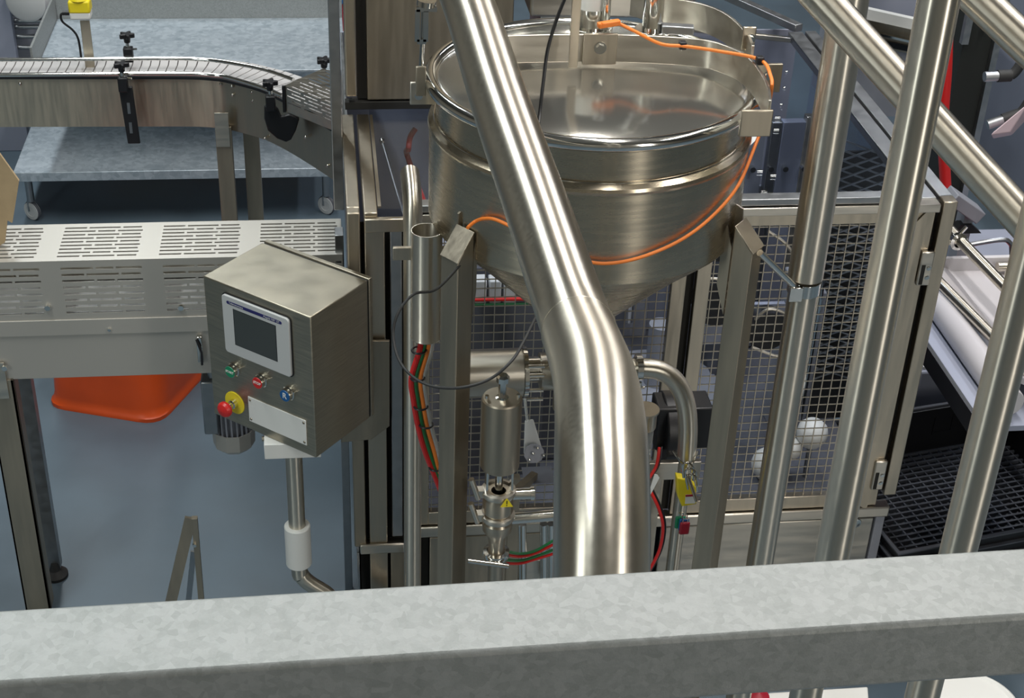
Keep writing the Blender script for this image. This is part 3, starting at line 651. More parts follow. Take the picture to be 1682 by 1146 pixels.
# bolts on side plate
for q in ((33,137),(249,133),(250,148),(304,134),(305,148),(344,136),(345,149),(363,138),(381,142),(382,156),(414,151),(415,165),(224,173),(435,227),(502,225),(538,272)):
    if q[0]<350: Yq=fe[3][1]
    else: Yq=min(fe,key=lambda p:abs(pr(p)[0]-q[0]))[1]
    c=PY(*q,Yq-.008); put('bolt',MB().ball(c,.0075,n=10),POL,t)
for xa,yb in ((-.455,6.16),(-.345,6.32)):
    put('leg',bx(xa-.035,yb,FL,xa+.035,yb+.05,.95),ST2,t,bev=.002)
c=PY(366,210,6.17); put('leg_bracket',bx(c[0]-.032,6.150,.86,c[0]+.028,6.158,1.02),STL,t,bev=.001)
# slotted cover at machine end
A_,B_,C_,=PZ(467,141,1.30),PZ(531,113,1.30),PZ(560,178,1.30); D_=B_+(C_-A_)
g=MB(); nx,ny=9,7; ux=(C_-A_)/1.0; uy=(B_-A_)/1.0; th=np.array([0,0,.002])
def cell(u0,u1,v0,v1,):
    P=[A_+ux*u0+uy*v0,A_+ux*u1+uy*v0,A_+ux*u1+uy*v1,A_+ux*u0+uy*v1]; g.prism(P,th)
nr=9
for r in range(nr):
    v0=r/nr; v1=(r+1)/nr; sa_=v0+.34/nr; sb2=v0+.72/nr
    cell(0,1,v0,sa_); cell(0,1,sb2,v1)
    x=.08+(r%2)*.08; cur=0
    while x<.95: cell(cur,x,sa_,sb2); cur=min(x+.24,.97); x+=.30
    cell(cur,1,sa_,sb2)
t=thing('tunnel_cover',A_-np.array([0,0,.1]),'slotted steel cover over the curved conveyor where it enters the machine','cover')
put('top',g,STL,t)
g=MB(); dn=np.array([0,0,-.075]); 
def cell2(u0,u1,w0,w1): P=[A_+ux*u0+dn*w0,A_+ux*u1+dn*w0,A_+ux*u1+dn*w1,A_+ux*u0+dn*w1]; g.prism(P,np.array([0,.002,0]))
for r in range(5):
    w0=r/5; w1=(r+1)/5; a_=w0+.07; b2=w0+.14; cell2(0,1,w0,a_); cell2(0,1,b2,w1); x=.05+(r%2)*.08; cur=0
    while x<.95: cell2(cur,x,a_,b2); cur=min(x+.24,.97); x+=.30
    cell2(cur,1,a_,b2)
put('front',g,STL,t)
put('lip',MB().hexa([A_+dn*1.0,C_+dn*1.0,C_+dn*1.45,A_+dn*1.45],[p+np.array([0,.004,0]) for p in (A_+dn*1.0,C_+dn*1.0,C_+dn*1.45,A_+dn*1.45)]),STL,t)
put('end_frame',MB().bar(A_-[0.004,0,.0],A_+dn*1.5-[.004,0,0],.012,.012,up=(0,1,0)),BLK,t)
# star knob clamps
def star(px,py,Y,label,kind):
    c=PY(px,py,Y); t=thing('knob_clamp',c,label,'clamp'); g=MB(); 
    lobes=[]
    for k in range(30):
        a=2*math.pi*k/30; r=.026+.009*math.cos(5*a); lobes.append((c[0]+r*math.cos(a),c[1]+r*math.sin(a),c[2]-.008))
    g.prism(lobes,(0,0,.02)); g.cyl(c-np.array([0,0,.03]),c,.013,.016,16); put('star_knob',g,BLK,t,bev=.003)
    put('stud',MB().cyl(c-np.array([0,0,.05]),c-np.array([0,0,.03]),.008,n=12),POL,t)
    if kind!='top':
        put('clamp_body',bx(c[0]-.020,c[1]-.02,c[2]-.115,c[0]+.020,c[1]+.02,c[2]-.05),BLK,t,bev=.005)
        put('side_screw',MB().cyl((c[0]+.018,c[1],c[2]-.06),(c[0]+.038,c[1]-.01,c[2]-.055),.004,n=8),POL,t)
    return t,c
t,c=star(208,59,6.31,'black star-knob clamp on the rear guide rail of the curved conveyor','rear')
t,c=star(199,107,6.08,'black star-knob clamp with long slotted bracket on the front guide rail','front')
b=put('slotted_bracket',MB().hexa([(c[0]-.008,6.085,c[2]-.36),(c[0]+.045,6.085,c[2]-.36),(c[0]+.045,6.10,c[2]-.36),(c[0]-.008,6.10,c[2]-.36)],[(c[0]-.022,6.085,c[2]-.10),(c[0]+.035,6.085,c[2]-.10),(c[0]+.035,6.10,c[2]-.10),(c[0]-.022,6.10,c[2]-.10)]),BLK,t,bev=.004)
for dz_ in (-.19,-.28): put('slot',bx(c[0]+.006,6.083,c[2]+dz_-.03,c[0]+.018,6.085,c[2]+dz_+.02),STG,b)
c0=PY(443,137,5.80)
t,c=star(443,137,5.82,'black star-knob clamp with broad hooked bracket at the conveyor bend','front')
g=MB().prism([PY(x,y,5.83) for x,y in ((434,175),(434,195),(440,215),(455,228),(470,234),(478,230),(486,215),(492,195),(475,188),(462,192),(457,180),(450,172))],(0,.02,0))
put('hook_bracket',g,BLK,t,bev=.005)
t,c=star(532,100,6.0,'black star knob just behind the slotted tunnel cover','top')
# yellow sensor
Ys=6.33
c=PY(133,25,Ys)
t=thing('photo_sensor',(c[0],Ys,1.2),'yellow and white reflex sensor on a steel bracket above the curved conveyor','sensor')
put('white_base',bx(c[0]-.043,Ys-.03,zat(c[0],Ys-.03,33),c[0]+.043,Ys+.04,zat(c[0],Ys-.03,20)),WHT,t,bev=.006)
z0=zat(c[0],Ys-.03,23)
put('yellow_housing',bx(c[0]-.045,Ys-.032,z0,c[0]+.045,Ys+.045,z0+.055),YEL,t,bev=.008)
put('yellow_turret',MB().lathe((c[0],Ys+.0,z0+.055),[(.04,0),(.034,.012),(.022,.018),(.022,.10),(.001,.10)],24),YEL,t)
put('bracket',bx(c[0]-.006,Ys-.01,1.15,c[0]+.034,Ys+.0,zat(c[0],Ys,33)),ST,t,bev=.001)
put('gland',MB().cyl((c[0]-.045,Ys,z0-.005),(c[0]-.075,Ys,z0-.005),.011,n=14),BLK,t)
put('sensor_lead',MB().tube(spl([(c[0]-.07,Ys,z0-.005),PY(100,25,Ys),PY(103,36,Ys),PY(120,50,Ys),PY(129,66,Ys),PY(134,100,Ys)],6),.005,8),BLK,t)
# ------------------------------------------------------------------ tread plate trolley
t=thing('tread_plate_trolley',(-.75,7.9,FL),'two-tier tread plate trolley on castors behind the curved conveyor','trolley')
xl,xr=-1.64,.10; zs=.195
put('lower_shelf',bx(xl,7.35,zs-.02,xr,8.5,zs),TRD,t,bev=.003)
put('front_lip',bx(xl,7.345,zs-.05,xr,7.352,zs+.002),TRD,t,bev=.003)
zt_=.75; xt=-1.455; 
put('upper_tray',bx(xt,7.35,zt_-.012,xr,8.14,zt_),TRD,t,bev=.002)
put('tray_side',bx(xt-.012,7.35,zt_-.01,xt,8.14,zt_+.13),GAL,t,bev=.002)
put('tray_back',bx(xt,8.14,zt_-.01,xr,8.15,zt_+.12),GAL,t,bev=.002)
put('rear_panel',bx(xt,8.10,zs,xr,8.13,zt_-.012),TRD,t)
for i,(x,y) in enumerate(((-1.60,7.50),(-.02,7.50),(-1.60,8.4))):
    cs=put('castor',MB().tube([(x-.016,y,FL+.05),(x-.016,y,FL+.11),(x+.016,y,FL+.11),(x+.016,y,FL+.05)],.007,8).cyl((x,y,FL+.11),(x,y,zs-.02),.02,n=12),STG,t)
    put('wheel',MB().lathe((x,y,FL+.052),[(.001,-.011),(.028,-.012),(.030,-.014),(.05,-.012),(.052,0),(.05,.012),(.03,.014),(.028,.012),(.001,.011)],28,(.6,.8,0)),WHG,cs)
    put('tyre',MB().torus((x,y,FL+.052),.045,.011,(.6,.8,0),32,8),GBK,cs)
# ------------------------------------------------------------------ far top-left rack with roll and rods
t=thing('roller_rack',(-2.0,8.6,FL),'grey rack with horizontal steel rods at the top left corner','rack')
c=PY(12,50,8.4)
put('upright',bx(c[0]-.16,8.4,FL,c[0]+.03,8.46,1.6),LIL,t,bev=.005)
for k,(py) in enumerate((22,34,44,60,78)):
    a=PY(14,py,8.5); b=PY(86,py,8.5); put('cross_rod',MB().cyl(a,(b[0],8.5,a[2]),.014,n=12),STG,t)
put('backing',bx(-2.3,8.8,FL,-1.35,8.82,1.5),GIN,t)
c=PY(44,8,8.35); put('film_roll',MB().lathe((c[0],8.3,c[2]+.03),[(.001,0),(.10,0),(.115,.01),(.115,.3),(.10,.31),(.001,.31)],32,(0.25,1,0)),WHG,label='pale rounded roll resting on the rods at the top left corner',cat='roll')
put('pallet_load',bx(-.95,10.3,FL,.55,11.2,.10),RDK,label='low red load on the floor far behind the trolley',cat='pallet')
put('blue_crate',bx(-.25,10.28,.10,.22,11.1,.16),BLU,label='flat blue crate on top of the far red load',cat='crate')
# ------------------------------------------------------------------ piping in front of the mesh
c=PY(678,600,3.75)
t=thing('drain_pipe',(c[0],3.75,FL),'vertical steel pipe with bent top rising beside the left corner of the machine','pipe')
ztp=zat(c[0],3.75,322)
put('tube',MB().tube(spl([(c[0],3.75,FL),(c[0],3.75,.6),(c[0],3.75,ztp-.3),(c[0],3.75,ztp-.16),(c[0],3.75,ztp-.10),(c[0],3.757,ztp-.06),(c[0],3.775,ztp-.03),(c[0],3.81,ztp-.01),(c[0],3.90,ztp)],8),.0275,28),STP,t)
c=PY(701,378,3.35); zt1=c[2]; zb1=zat(c[0],3.35,553)
t=thing('cable_conduit',(c[0],3.35,zb1),'short open-topped steel tube holding coloured hoses left of the gusset post','conduit')
put('tube',MB().lathe((c[0],3.35,zb1),[(.037,0),(.040,0),(.0415,.003),(.040,.006),(.040,zt1-zb1),(.0375,zt1-zb1),(.037,.01)],40,closed=True),STP,t)
put('clip',MB().box(c[0]-.085,3.36,zt1-.09,c[0]-.038,3.372,zt1-.055),ST,t,bev=.001)
put('clip',MB().box(c[0]+.035,3.345,zt1-.065,c[0]+.085,3.35,zt1-.045),ST,t,bev=.001)
cx=c[0]
for nm,m,dx,lab in (('red',RED,-.014,'red hose in the bundle hanging from the short conduit'),('green',HGR,-.004,'green hose in the bundle hanging from the short conduit'),('orange',OCB,.007,'orange hose in the bundle hanging from the short conduit'),('clear',CLR,.016,'clear hose in the bundle hanging from the short conduit')):
    ps=[(cx+dx,3.35,zb1+.05),(cx+dx,3.35,zb1-.03)]+[tuple(PY(x+dx*700*(1 if i<4 else .6),y,3.35)) for i,(x,y) in enumerate(((686,620),(690,660),(697,700),(708,740),(722,785),(740,830)))]
    put('hose',MB().tube(spl(ps,6),.0062 if nm!='red' else .0085,10),m,label=lab,cat='hose')
tt=thing('hose_ties',PY(685,600,3.33),'black cable ties gripping the coloured hose bundle','cable tie')
for (x,y) in ((686,575),(684,620),(689,667),(698,697),(714,767)):
    put('tie',MB().torus(PY(x+2,y,3.345),.0185,.003,(.1,0,1),20,6),BLK,tt)
# pump cylinder (horizontal)
Yp=3.55
a,b=PY(735,615,Yp),PY(858,610,Yp)
t=thing('product_pump',(a[0],Yp,a[2]-.1),'fat horizontal satin steel pump cylinder under the hopper','pump')
put('barrel',MB().cyl((a[0],Yp,a[2]),(b[0],Yp,a[2]),.070,n=48),STL,t,bev=.003)
put('end_flange',MB().cyl((b[0],Yp,a[2]),(b[0]+.012,Yp,a[2]),.073,n=48),POL,t)
put('shaft',MB().cyl((b[0]+.012,Yp,a[2]+.01),(b[0]+.10,Yp,a[2]+.01),.035,n=28),POL,t)
for k in range(4):
    zz=a[2]+(.05,.02,-.03,-.06)[k]; put('tie_bolt',MB().cyl((b[0]+.01,Yp-.05,zz),(b[0]+.055,Yp-.05,zz),.006,n=10),POL,t)
put('hopper_outlet',MB().cyl((HC[0],HC[1],1.25),(HC[0],HC[1],RZ-.76),.05,n=28),STP,t)
put('outlet_body',MB().cyl((b[0]+.05,Yp,a[2]),(HC[0]+.15,Yp,a[2]),.055,n=28),STP,t)
# diaphragm valve
Yv=3.15; c=PY(825,652,Yv); X=c[0]; zt2=c[2]; zb2=zat(X,Yv,764)
t=thing('pneumatic_valve',(X,Yv,zb2-.4),'upright pneumatic valve with dull cylinder, clamps and yellow warning triangle','valve')
put('actuator',MB().lathe((X,Yv,0),[(.001,zb2),(.050,zb2),(.052,zb2+.004),(.052,zt2-.004),(.049,zt2),(.001,zt2)],48),ST2,t,smooth=30)
put('spindle',MB().lathe((X,Yv,zt2),[(.018,0),(.012,.002),(.010,.005),(.010,.045),(.017,.048),(.017,.062),(.012,.068),(.001,.068)],8),POL,t)
for sx in (-1,1): put('cap_bolt',MB().cyl((X+sx*.040,Yv-.008,zt2),(X+sx*.040,Yv-.008,zt2+.012),.005,n=8),POL,t)
zy=zat(X,Yv,805)
put('yoke',MB().box(X-.036,Yv-.02,zy,X-.030,Yv+.02,zb2).box(X+.030,Yv-.02,zy,X+.036,Yv+.02,zb2).cyl((X,Yv,zy),(X,Yv,zb2),.011,n=16),POL,t,bev=.001)
z3=zat(X,Yv,845); z4=zat(X,Yv,882)
vb=put('valve_body',MB().lathe((X,Yv,0),[(.02,zy),(.034,zy),(.036,zy-.01),(.042,zy-.025),(.042,z3+.018),(.034,z3+.006),(.034,z3-.006),(.042,z3-.02),(.040,z4+.03),(.026,z4+.008),(.022,z4-.02),(.022,z4-.05),(.03,z4-.055),(.022,z4-.07),(.022,z4-.5)],40),ST,t,smooth=30)
for zc2 in (zy-.002,z3): put('clamp_band',MB().lathe((X,Yv,zc2),[(.036,-.009),(.046,-.007),(.048,0),(.046,.007),(.036,.009)],40,closed=True).box(X-.065,Yv-.015,zc2-.010,X-.040,Yv+.01,zc2+.012).cyl((X-.075,Yv-.01,zc2+.05),(X-.055,Yv-.01,zc2-.015),.008,n=12),STL,t)
put('clamp_band',MB().lathe((X,Yv,z4-.055),[(.026,-.01),(.036,-.008),(.038,0),(.036,.008),(.026,.01)],40,closed=True).cyl((X-.08,Yv-.03,z4-.052),(X+.03,Yv-.045,z4-.065),.007,n=12),POL,t)
put('side_port',MB().cyl((X+.03,Yv,zat(X,Yv,812)),(X+.095,Yv,zat(X,Yv,812)),.017,n=20).cyl((X+.085,Yv,zat(X,Yv,812)),(X+.095,Yv,zat(X,Yv,812)),.02,n=20),POL,t)
put('side_pipe',MB().cyl((X+.03,Yv,zat(X,Yv,852)),(X+.22,Yv,zat(X,Yv,848)),.017,n=20),POL,t)
c=PY(832,823,Yv-.045); tri=put('warning_triangle',MB().prism([(c[0]-.017,Yv-.052,c[2]-.013),(c[0]+.017,Yv-.052,c[2]-.013),(c[0],Yv-.052,c[2]+.016)],(0,-.001,0)),YEL,t,label='yellow warning triangle sticker')
put('exclamation_mark',bx(c[0]-.0013,Yv-.0537,c[2]-.003,c[0]+.0013,Yv-.053,c[2]+.008).box(c[0]-.0013,Yv-.0537,c[2]-.009,c[0]+.0013,Yv-.053,c[2]-.006),BLK,tri)
# brackets, hoses around valve
t=thing('valve_sensor_unit',PY(880,740,3.3),'white tapered sensor on round perforated plate behind the valve','sensor')
put('tapered_cover',MB().hexa([PY(860,745,3.3),PY(890,735,3.3),PY(890,735,3.34),PY(860,745,3.34)],[PY(862,690,3.3),PY(876,688,3.3),PY(876,688,3.34),PY(862,690,3.34)]),WHG,t,bev=.003)
c=PY(877,744,3.28); put('perforated_plate',MB().lathe(c,[(.001,0),(.028,0),(.028,.004),(.001,.004)],12,(0,-1,.3)),GIN,t)
put('air_fitting',MB().cyl(PY(866,690,3.3),PY(862,655,3.3),.004,n=8),CLR,t)
for q in ((883,736),(876,745),(893,748),(870,755)): put('screw',MB().ball(PY(*q,3.27),.0045,n=10),POL,t)
put('dark_block',MB().box(*PY(862,795,3.32),*(PY(905,765,3.40)+[0,.0,0])),DIN,t,bev=.004)
put('bracket_arm',MB().bar((X,Yv+.035,zat(X,Yv,850)),PY(878,780,3.34),.02,.02).box(X+.06,3.36,FL,X+.09,3.39,zat(X,3.36,790)),ST2,t)
for k,(m,lab,dy) in enumerate(((HGR,'green hose crossing right of the valve above the rail',0),(RED,'red hose crossing right of the valve above the rail',6),(HGR,'lower green hose crossing beside the valve foot',14),(RED,'lower red hose crossing beside the valve foot',20))):
    put('hose',MB().tube(spl([PY(832,905+dy,3.2),PY(855,909+dy*.8,3.2),PY(880,904+dy*.7,3.2),PY(912,886+dy*1.1,3.2),PY(950,870+dy*1.1,3.2)],6),.004,8),m,label=lab,cat='hose')
t=thing('pipe_manifold',PY(880,900,3.4),'bundle of short upright steel tubes behind the valve foot','pipes')
for x in (858,893,905): put('tube',MB().cyl(PY(x,860,3.42),PY(x+1,960,3.42),.012,n=14),POL,t)
put('base_block',MB().box(PY(850,950,3.5)[0],3.45,.55,PY(920,950,3.5)[0],3.5,PY(850,905,3.5)[2]),STL,t)
# bent elbow pipe on right
Ye=3.40
c0=PY(1128,745,Ye)
pa=[PY(930,612,Ye),PY(1000,606,Ye),PY(1060,604,Ye),PY(1092,612,Ye),PY(1114,632,Ye),PY(1126,662,Ye),PY(1130,700,Ye),PY(1128,748,Ye)]
t=thing('elbow_pipe',pa[0],'polished pipe elbow turning from horizontal to down, right of the thick pipe','pipe')
put('elbow',MB().tube(spl(pa,8),.0275,28),STP,t)
c=PY(1049,603,Ye); put('ferrule_clamp',MB().lathe(c,[(.028,-.012),(.036,-.008),(.036,.008),(.028,.012)],32,(1,-.0,0)).cyl(c+np.array([0,-.03,-.03]),c+np.array([.0,-.03,-.065]),.006,n=10).cyl(c+np.array([-.012,-.033,-.05]),c+np.array([.014,-.033,-.045]),.004,n=8),POL,t)
put('down_pipe',MB().cyl(c0,(c0[0]-.004,Ye,FL),.0205,n=24),STP,t)
put('clamp_ear',MB().tube(spl([c0+np.array([.03,-.01,.015]),c0+np.array([.01,-.03,-.012]),c0+np.array([-.02,-.03,-.008]),c0+np.array([-.045,-.01,.02])],5),.003,8),POL,t)
# padlocked lockout with tags
t=thing('lockout_box',PY(1126,830,3.3),'yellow lockout box with label hanging on hooks by the right gusset post','lockout box')
P=[PY(x,y,3.3) for x,y in ((1112,785),(1128,788),(1143,800),(1144,828),(1120,832),(1113,815))]
put('body',MB().prism(P,(0,.03,0)),YEL,t,bev=.003)
lb=put('label_sticker',MB().prism([PY(x,y,3.299) for x,y in ((1126,812),(1140,811),(1142,826),(1125,827))],(0,-.001,0)),WHT,t,label='white sticker with red heading')
put('red_heading',MB().prism([PY(x,y,3.2975) for x,y in ((1126,812.5),(1140,811.5),(1140.2,814.5),(1126,815.5))],(0,-.001,0)),RDK,lb)
for k,(x,y) in enumerate(((1124,762),(1129,771),(1131,781))):
    put('hook',MB().tube(spl([PY(x-1,y+22,3.28),PY(x-3,y+4,3.28),PY(x+2,y-2,3.28),PY(x+9,y-1,3.28),PY(x+14,y+6,3.28),PY(x+14,y+26,3.29)],5),.0035,8),POL,t)
put('shackle_bar',MB().cyl(PY(1130,782,3.27),PY(1144,822,3.27),.005,n=10),ST,t)
for nm,q,m,lab in (('padlock',(1121,858),GRN,'green padlock hanging behind the blue and red ones'),('padlock',(1125,862),BLU,'blue padlock hanging between the green and red ones'),('padlock',(1125,868),RDK,'red padlock hanging in front below the yellow lockout box')):
    k={GRN:3.325,BLU:3.312,RDK:3.295}[m]; c=PY(*q,k); dx={GRN:-.006,BLU:-.002,RDK:.0}[m]
    pl=put(nm,bx(c[0]-.015+dx,k,c[2]-.024,c[0]+.015+dx,k+.010,c[2]+.020),m,label=lab,cat='padlock',bev=.005,group=None)
    put('shackle',MB().tube([(c[0]-.007+dx,k+.005,c[2]+.018),(c[0]-.007+dx,k+.005,c[2]+.032),(c[0]+.007+dx,k+.005,c[2]+.032),(c[0]+.007+dx,k+.005,c[2]+.018)],.002,8),POL,pl)
t=thing('filter_regulator',PY(1055,690,3.5),'clear filter bowl with steel cap beside the elbow pipe','filter')
c=PY(1058,700,3.5)
put('cap',MB().lathe(c,[(.001,0),(.034,0),(.034,.055),(.040,.055),(.040,.062),(.001,.062)],28),STP,t)
put('bowl',MB().lathe(c+np.array([0,0,-.09]),[(.001,0),(.028,0),(.030,.09)],28),CLR,t)
put('motor_drive',MB().cyl(PY(1085,700,3.68),PY(1085,700,3.68)+np.array([.06,.0,.0]),.11,n=32).box(*PY(1075,740,3.62),*PY(1160,640,3.72)),BLK,label='black drive housing behind the elbow pipe',cat='motor',bev=.005)
put('bracket_plate',MB().box(*PY(1050,790,3.55),*PY(1150,752,3.57)).box(PY(1060,860,3.56)[0],3.56,FL,*PY(1085,780,3.58)),STL,t,bev=.002)
rh=[PY(1083,735,3.45),PY(1078,765,3.4),PY(1064,790,3.36),PY(1068,805,3.34),PY(1082,835,3.32),PY(1089,865,3.32),PY(1084,900,3.32),PY(1070,930,3.32),PY(1050,960,3.32)]
t=thing('red_hose',rh[0],'red hose with white cable marker curving down beside the thick pipe','hose')
put('hose',MB().tube(spl(rh,6),.0048,10),RED,t); put('black_lead',MB().tube(spl([p+np.array([.008,.004,0]) for p in rh],6),.003,8),BLK,t)
put('marker_tag',MB().prism([PY(x,y,3.3) for x,y in ((1064,813),(1066,816),(1083,784),(1080,779),(1075,778))],(0,-.002,0)),WHT,t)

# ------------------------------------------------------------------ things inside the enclosure
put('turntable',MB().lathe((1.25,4.80,.40),[(.001,0),(.25,0),(.25,.03),(.05,.035),(.05,.30),(.001,.30)],48),GIN,label='grey round turntable seen through the mesh door',cat='turntable')
for q,r in (((1334,712),.056),((1298,737),.042),((1262,763),.062)):
    c=PY(*q,4.2); 
    lab={.056:'white plastic float behind the mesh, topmost and farthest right of three',.042:'small white plastic float behind the mesh, middle of three',.062:'white plastic float behind the mesh, lowest and farthest left of three'}[r]
    put('white_float',MB().lathe((c[0],4.2,c[2]-r*.8),[(.001,0),(r*.6,.0),(r*.95,r*.5),(r,r*.9),(r*.9,r*1.35),(r*.55,r*1.7),(.001,r*1.85)],28),WHT,label=lab,cat='float')
    put('float_stem',MB().cyl((c[0],4.2,.40),(c[0],4.2,c[2]-r*.8),.01,n=10),STG,label='short stem carrying a float: '+('right' if r==.056 else 'middle' if r==.042 else 'left')+' one of three',cat='stem')
t=thing('grey_panel_stand',(1.42,4.48,.40),'pale blue-grey panel inside the machine left of the clamped pipe','panel')
put('panel',MB().box(1.25,4.45,.82,1.60,4.47,.98),LIL,t); put('post',MB().box(1.40,4.47,.40,1.44,4.5,.98),GIN,t)
def disc(px,py,Y,r,label):
    c=PY(px,py,Y); put('black_disc',MB().cyl((c[0],Y,c[2]),(c[0],Y+.06,c[2]),r,n=36),BLK,label=label,cat='disc')
disc(1180,500,4.35,.085,'black round disc seen through the mesh, upper of the pair by the door gap'); disc(1262,545,4.35,.075,'black round disc seen through the mesh beside the clamped pipe'); disc(1185,400,4.4,.07,'black round disc high behind the mesh by the right gusset post')
for i,(pts) in enumerate((((1150,470),(1165,458),(1190,462),(1205,480)),((1240,525),(1262,508),(1290,515),(1310,535)),((1235,570),(1270,583),(1310,590)),((1262,380),(1290,400),(1310,428)))):
    put('guide_wire',MB().tube(spl([PY(x,y,4.3) for x,y in pts],5),.006,8),STL,label=('thin bent steel guide rod behind the mesh, '+('upper left one','one arching over a black disc','one under the black disc','short one near the clamp rod')[i]),cat='rod')
# perforated sheet behind mesh
g=MB(); c=PY(1385,470,4.5)
for k in range(26):
    z=c[2]-.42+k*.036
    for m_ in range(2): pass
    g.bar((c[0]-.12,4.5,z),(c[0]+.14,4.5,z+.10),.006,.006); g.bar((c[0]-.12,4.506,z+.10),(c[0]+.14,4.506,z),.006,.006)
put('expanded_metal_sheet',g,STG,label='grey expanded metal lattice hanging behind the mesh door',cat='grille')
put('grille_backing',MB().box(c[0]-.15,4.56,.40,c[0]+.2,4.57,c[2]+.50),BLR,label='black sheet standing behind the grey lattice',cat='panel')
put('drive_housing',MB().box(.42,4.36,.40,.70,4.43,1.05).box(.70,4.36,.40,1.0,4.5,.85),DIN,label='dark drive housing low inside the machine behind the thick pipe',cat='housing',bev=.01)
t=thing('valve_island',PY(810,470,4.25),'row of translucent pneumatic valves with red and green hoses behind the mesh','valves')
for x in (788,812,836):
    c=PY(x,472,4.25); put('valve',bx(c[0]-.02,4.22,c[2]-.05,c[0]+.02,4.27,c[2]+.04),WHG,t,bev=.004)
put('red_line',MB().cyl(PY(770,492,4.22),PY(900,490,4.22),.007,n=10),RED,t); put('green_line',MB().cyl(PY(770,500,4.22),PY(900,498,4.22),.005,n=10),HGR,t)
put('mount_plate',bx(PY(770,500,4.3)[0],4.28,.40,PY(900,500,4.3)[0],4.29,PY(800,500,4.3)[2]+.15),DIN,t)
# stuff seen through the lid
t=thing('gear_column',(.38,4.5,.40),'grey guarded column with red hose under the clear lid left of the hopper','machine part')
put('column',bx(.22,4.45,.40,.5,4.55,1.25),GIN,t,bev=.01); put('hose',MB().tube(spl([PZ(682,212,1.5),PZ(674,225,1.48),PZ(671,245,1.45),PZ(672,265,1.35),(.38,4.46,1.2)],6),.010,10),RED,t)
put('knob',MB().ball(PZ(628,232,1.4),.012),POL,t); put('knob_rod',MB().cyl(PZ(628,232,1.4),(.28,4.5,1.2),.005,n=8),STG,t)
for i,(x,y,z,a,b,h,m) in enumerate(((1.2,5.3,.40,.18,.2,.8,GIN),(1.55,5.0,.40,.14,.3,.7,DIN),(1.68,4.5,.40,.10,.2,.65,GIN),(1.42,5.3,.40,.3,.1,1.0,LIL),(.85,4.9,.40,.2,.2,.7,DIN))):
    lab=('grey cabinet block under the clear lid right of the hopper','dark block under the clear lid toward the right rail','narrow grey block under the lid by the inclined handrail','tall blue-grey plate at the back under the clear lid','dark block hidden low behind the hopper')[i]
    put('machine_block',bx(x-a/2,y-b/2,z,x+a/2,y+b/2,z+h),m,label=lab,cat='machine part',bev=.006)
    if i<3:
        put('air_cylinder',MB().cyl((x,y-b/2-.04,z+.1),(x,y-b/2-.04,z+h+.08),.018,n=16),POL,label='slim polished air cylinder '+('on the grey block under the lid','on the dark block under the lid','on the narrow block under the lid')[i],cat='air cylinder')
t=thing('upright_profile_rack',PY(1290,300,5.1)*[1,1,0]+[0,0,.40],'row of pale upright profiles with small bright fittings under the clear lid','rack')
for x,w_,m in ((1240,.03,GIN),(1268,.02,STG),(1296,.045,LIL),(1322,.018,STL),(1342,.03,GIN)):
    X=PY(x,250,5.1)[0]; p_=put('profile',bx(X-w_,5.08,.41,X+w_,5.12,1.40+.004*(x%7)),m,t,bev=.003)
    for zz in (1.02,1.22): put('fitting',MB().cyl((X-w_*.4,5.08,zz),(X-w_*.4,5.055,zz),.011,n=12),POL,p_)
put('cross_beam',bx(PY(1230,250,5.1)[0],5.12,1.05,PY(1350,250,5.1)[0],5.14,1.12),GIN,t); 
for i,q in enumerate(((1292,118),(1288,144),(1283,172),(1277,192),(1275,212),(1248,280),(1270,287),(1255,313),(1265,317))):
    c=PZ(*q,ZT+.001); put('lid_screw_glint',MB().ball((c[0],c[1],ZT+.002),.006,.6,10) if i<3 else bx(c[0]-.009,c[1]-.003,ZT,c[0]+.009,c[1]+.003,ZT+.003),POL,E_)  # balls are screws; the flat bars are put in as reflections on the lid
c=PZ(1232,215,ZT); put('paper_label',MB().prism([PZ(x,y,ZT+.002) for x,y in ((1228,198),(1250,190),(1244,228),(1224,247))],(0,0,.001)),WHG,E_,label='grey sticker on the lid')

# ------------------------------------------------------------------ right: white trough table with tubes
t=thing('white_trough_table',(2.5,4.2,FL),'white plastic trough table with dark legs right of the machine','table')
A_,B_,C_,D_=PZ(1536,432,.95),PZ(1690,405,.95),PZ(1700,640,.95),PZ(1655,610,.95)
xa,xb=2.20,2.85
put('trough_floor',bx(xa+.10,3.9,.945,xb,4.72,.955),mat('grey_white_plastic',(.52,.50,.52),.4),t)
put('trough_wall',MB().prism([(xa+.01,3.9,.99),(xa+.10,3.9,.95),(xa+.11,3.9,.96),(xa+.02,3.9,1.01)],(0,.82,0)),bpy.data.materials['grey_white_plastic'],t)
put('trough_end',bx(xa+.02,4.70,.945,xb,4.72,1.01),bpy.data.materials['grey_white_plastic'],t,bev=.003)
put('rounded_edge',MB().cyl((xa-.03,3.80,.965),(xa-.03,4.62,.965),.05,n=28),bpy.data.materials['grey_white_plastic'],t,bev=.003)
put('side_channel',bx(xa-.14,3.785,.90,xa-.075,4.60,.935),LIL,t,bev=.003)
put('lower_edge',bx(xa-.155,3.785,.86,xa-.14,4.6,.935),BLK,t)
put('end_rail',bx(xa+.10,3.76,.84,xb,3.785,.90).box(xa+.10,3.76,.72,xb,3.785,.745),STL,t)
put('support_sheet',bx(xa-.14,3.785,.865,xb,4.86,.885),LIL,t)
for x in (xa-.105,xb-.1):
    for y in (3.785,4.80): put('leg',bx(x,y,FL,x+.05,y+.05,.865),GBK,t,bev=.002)
c1,c2=PZ(1555,372,1.10),PZ(1690,512,1.10)
t=thing('product_tube',c1,'upper polished tube with tee clamp running over the white trough','pipe')
put('tube',MB().cyl(c1,c2,.021,n=24),STP,t)
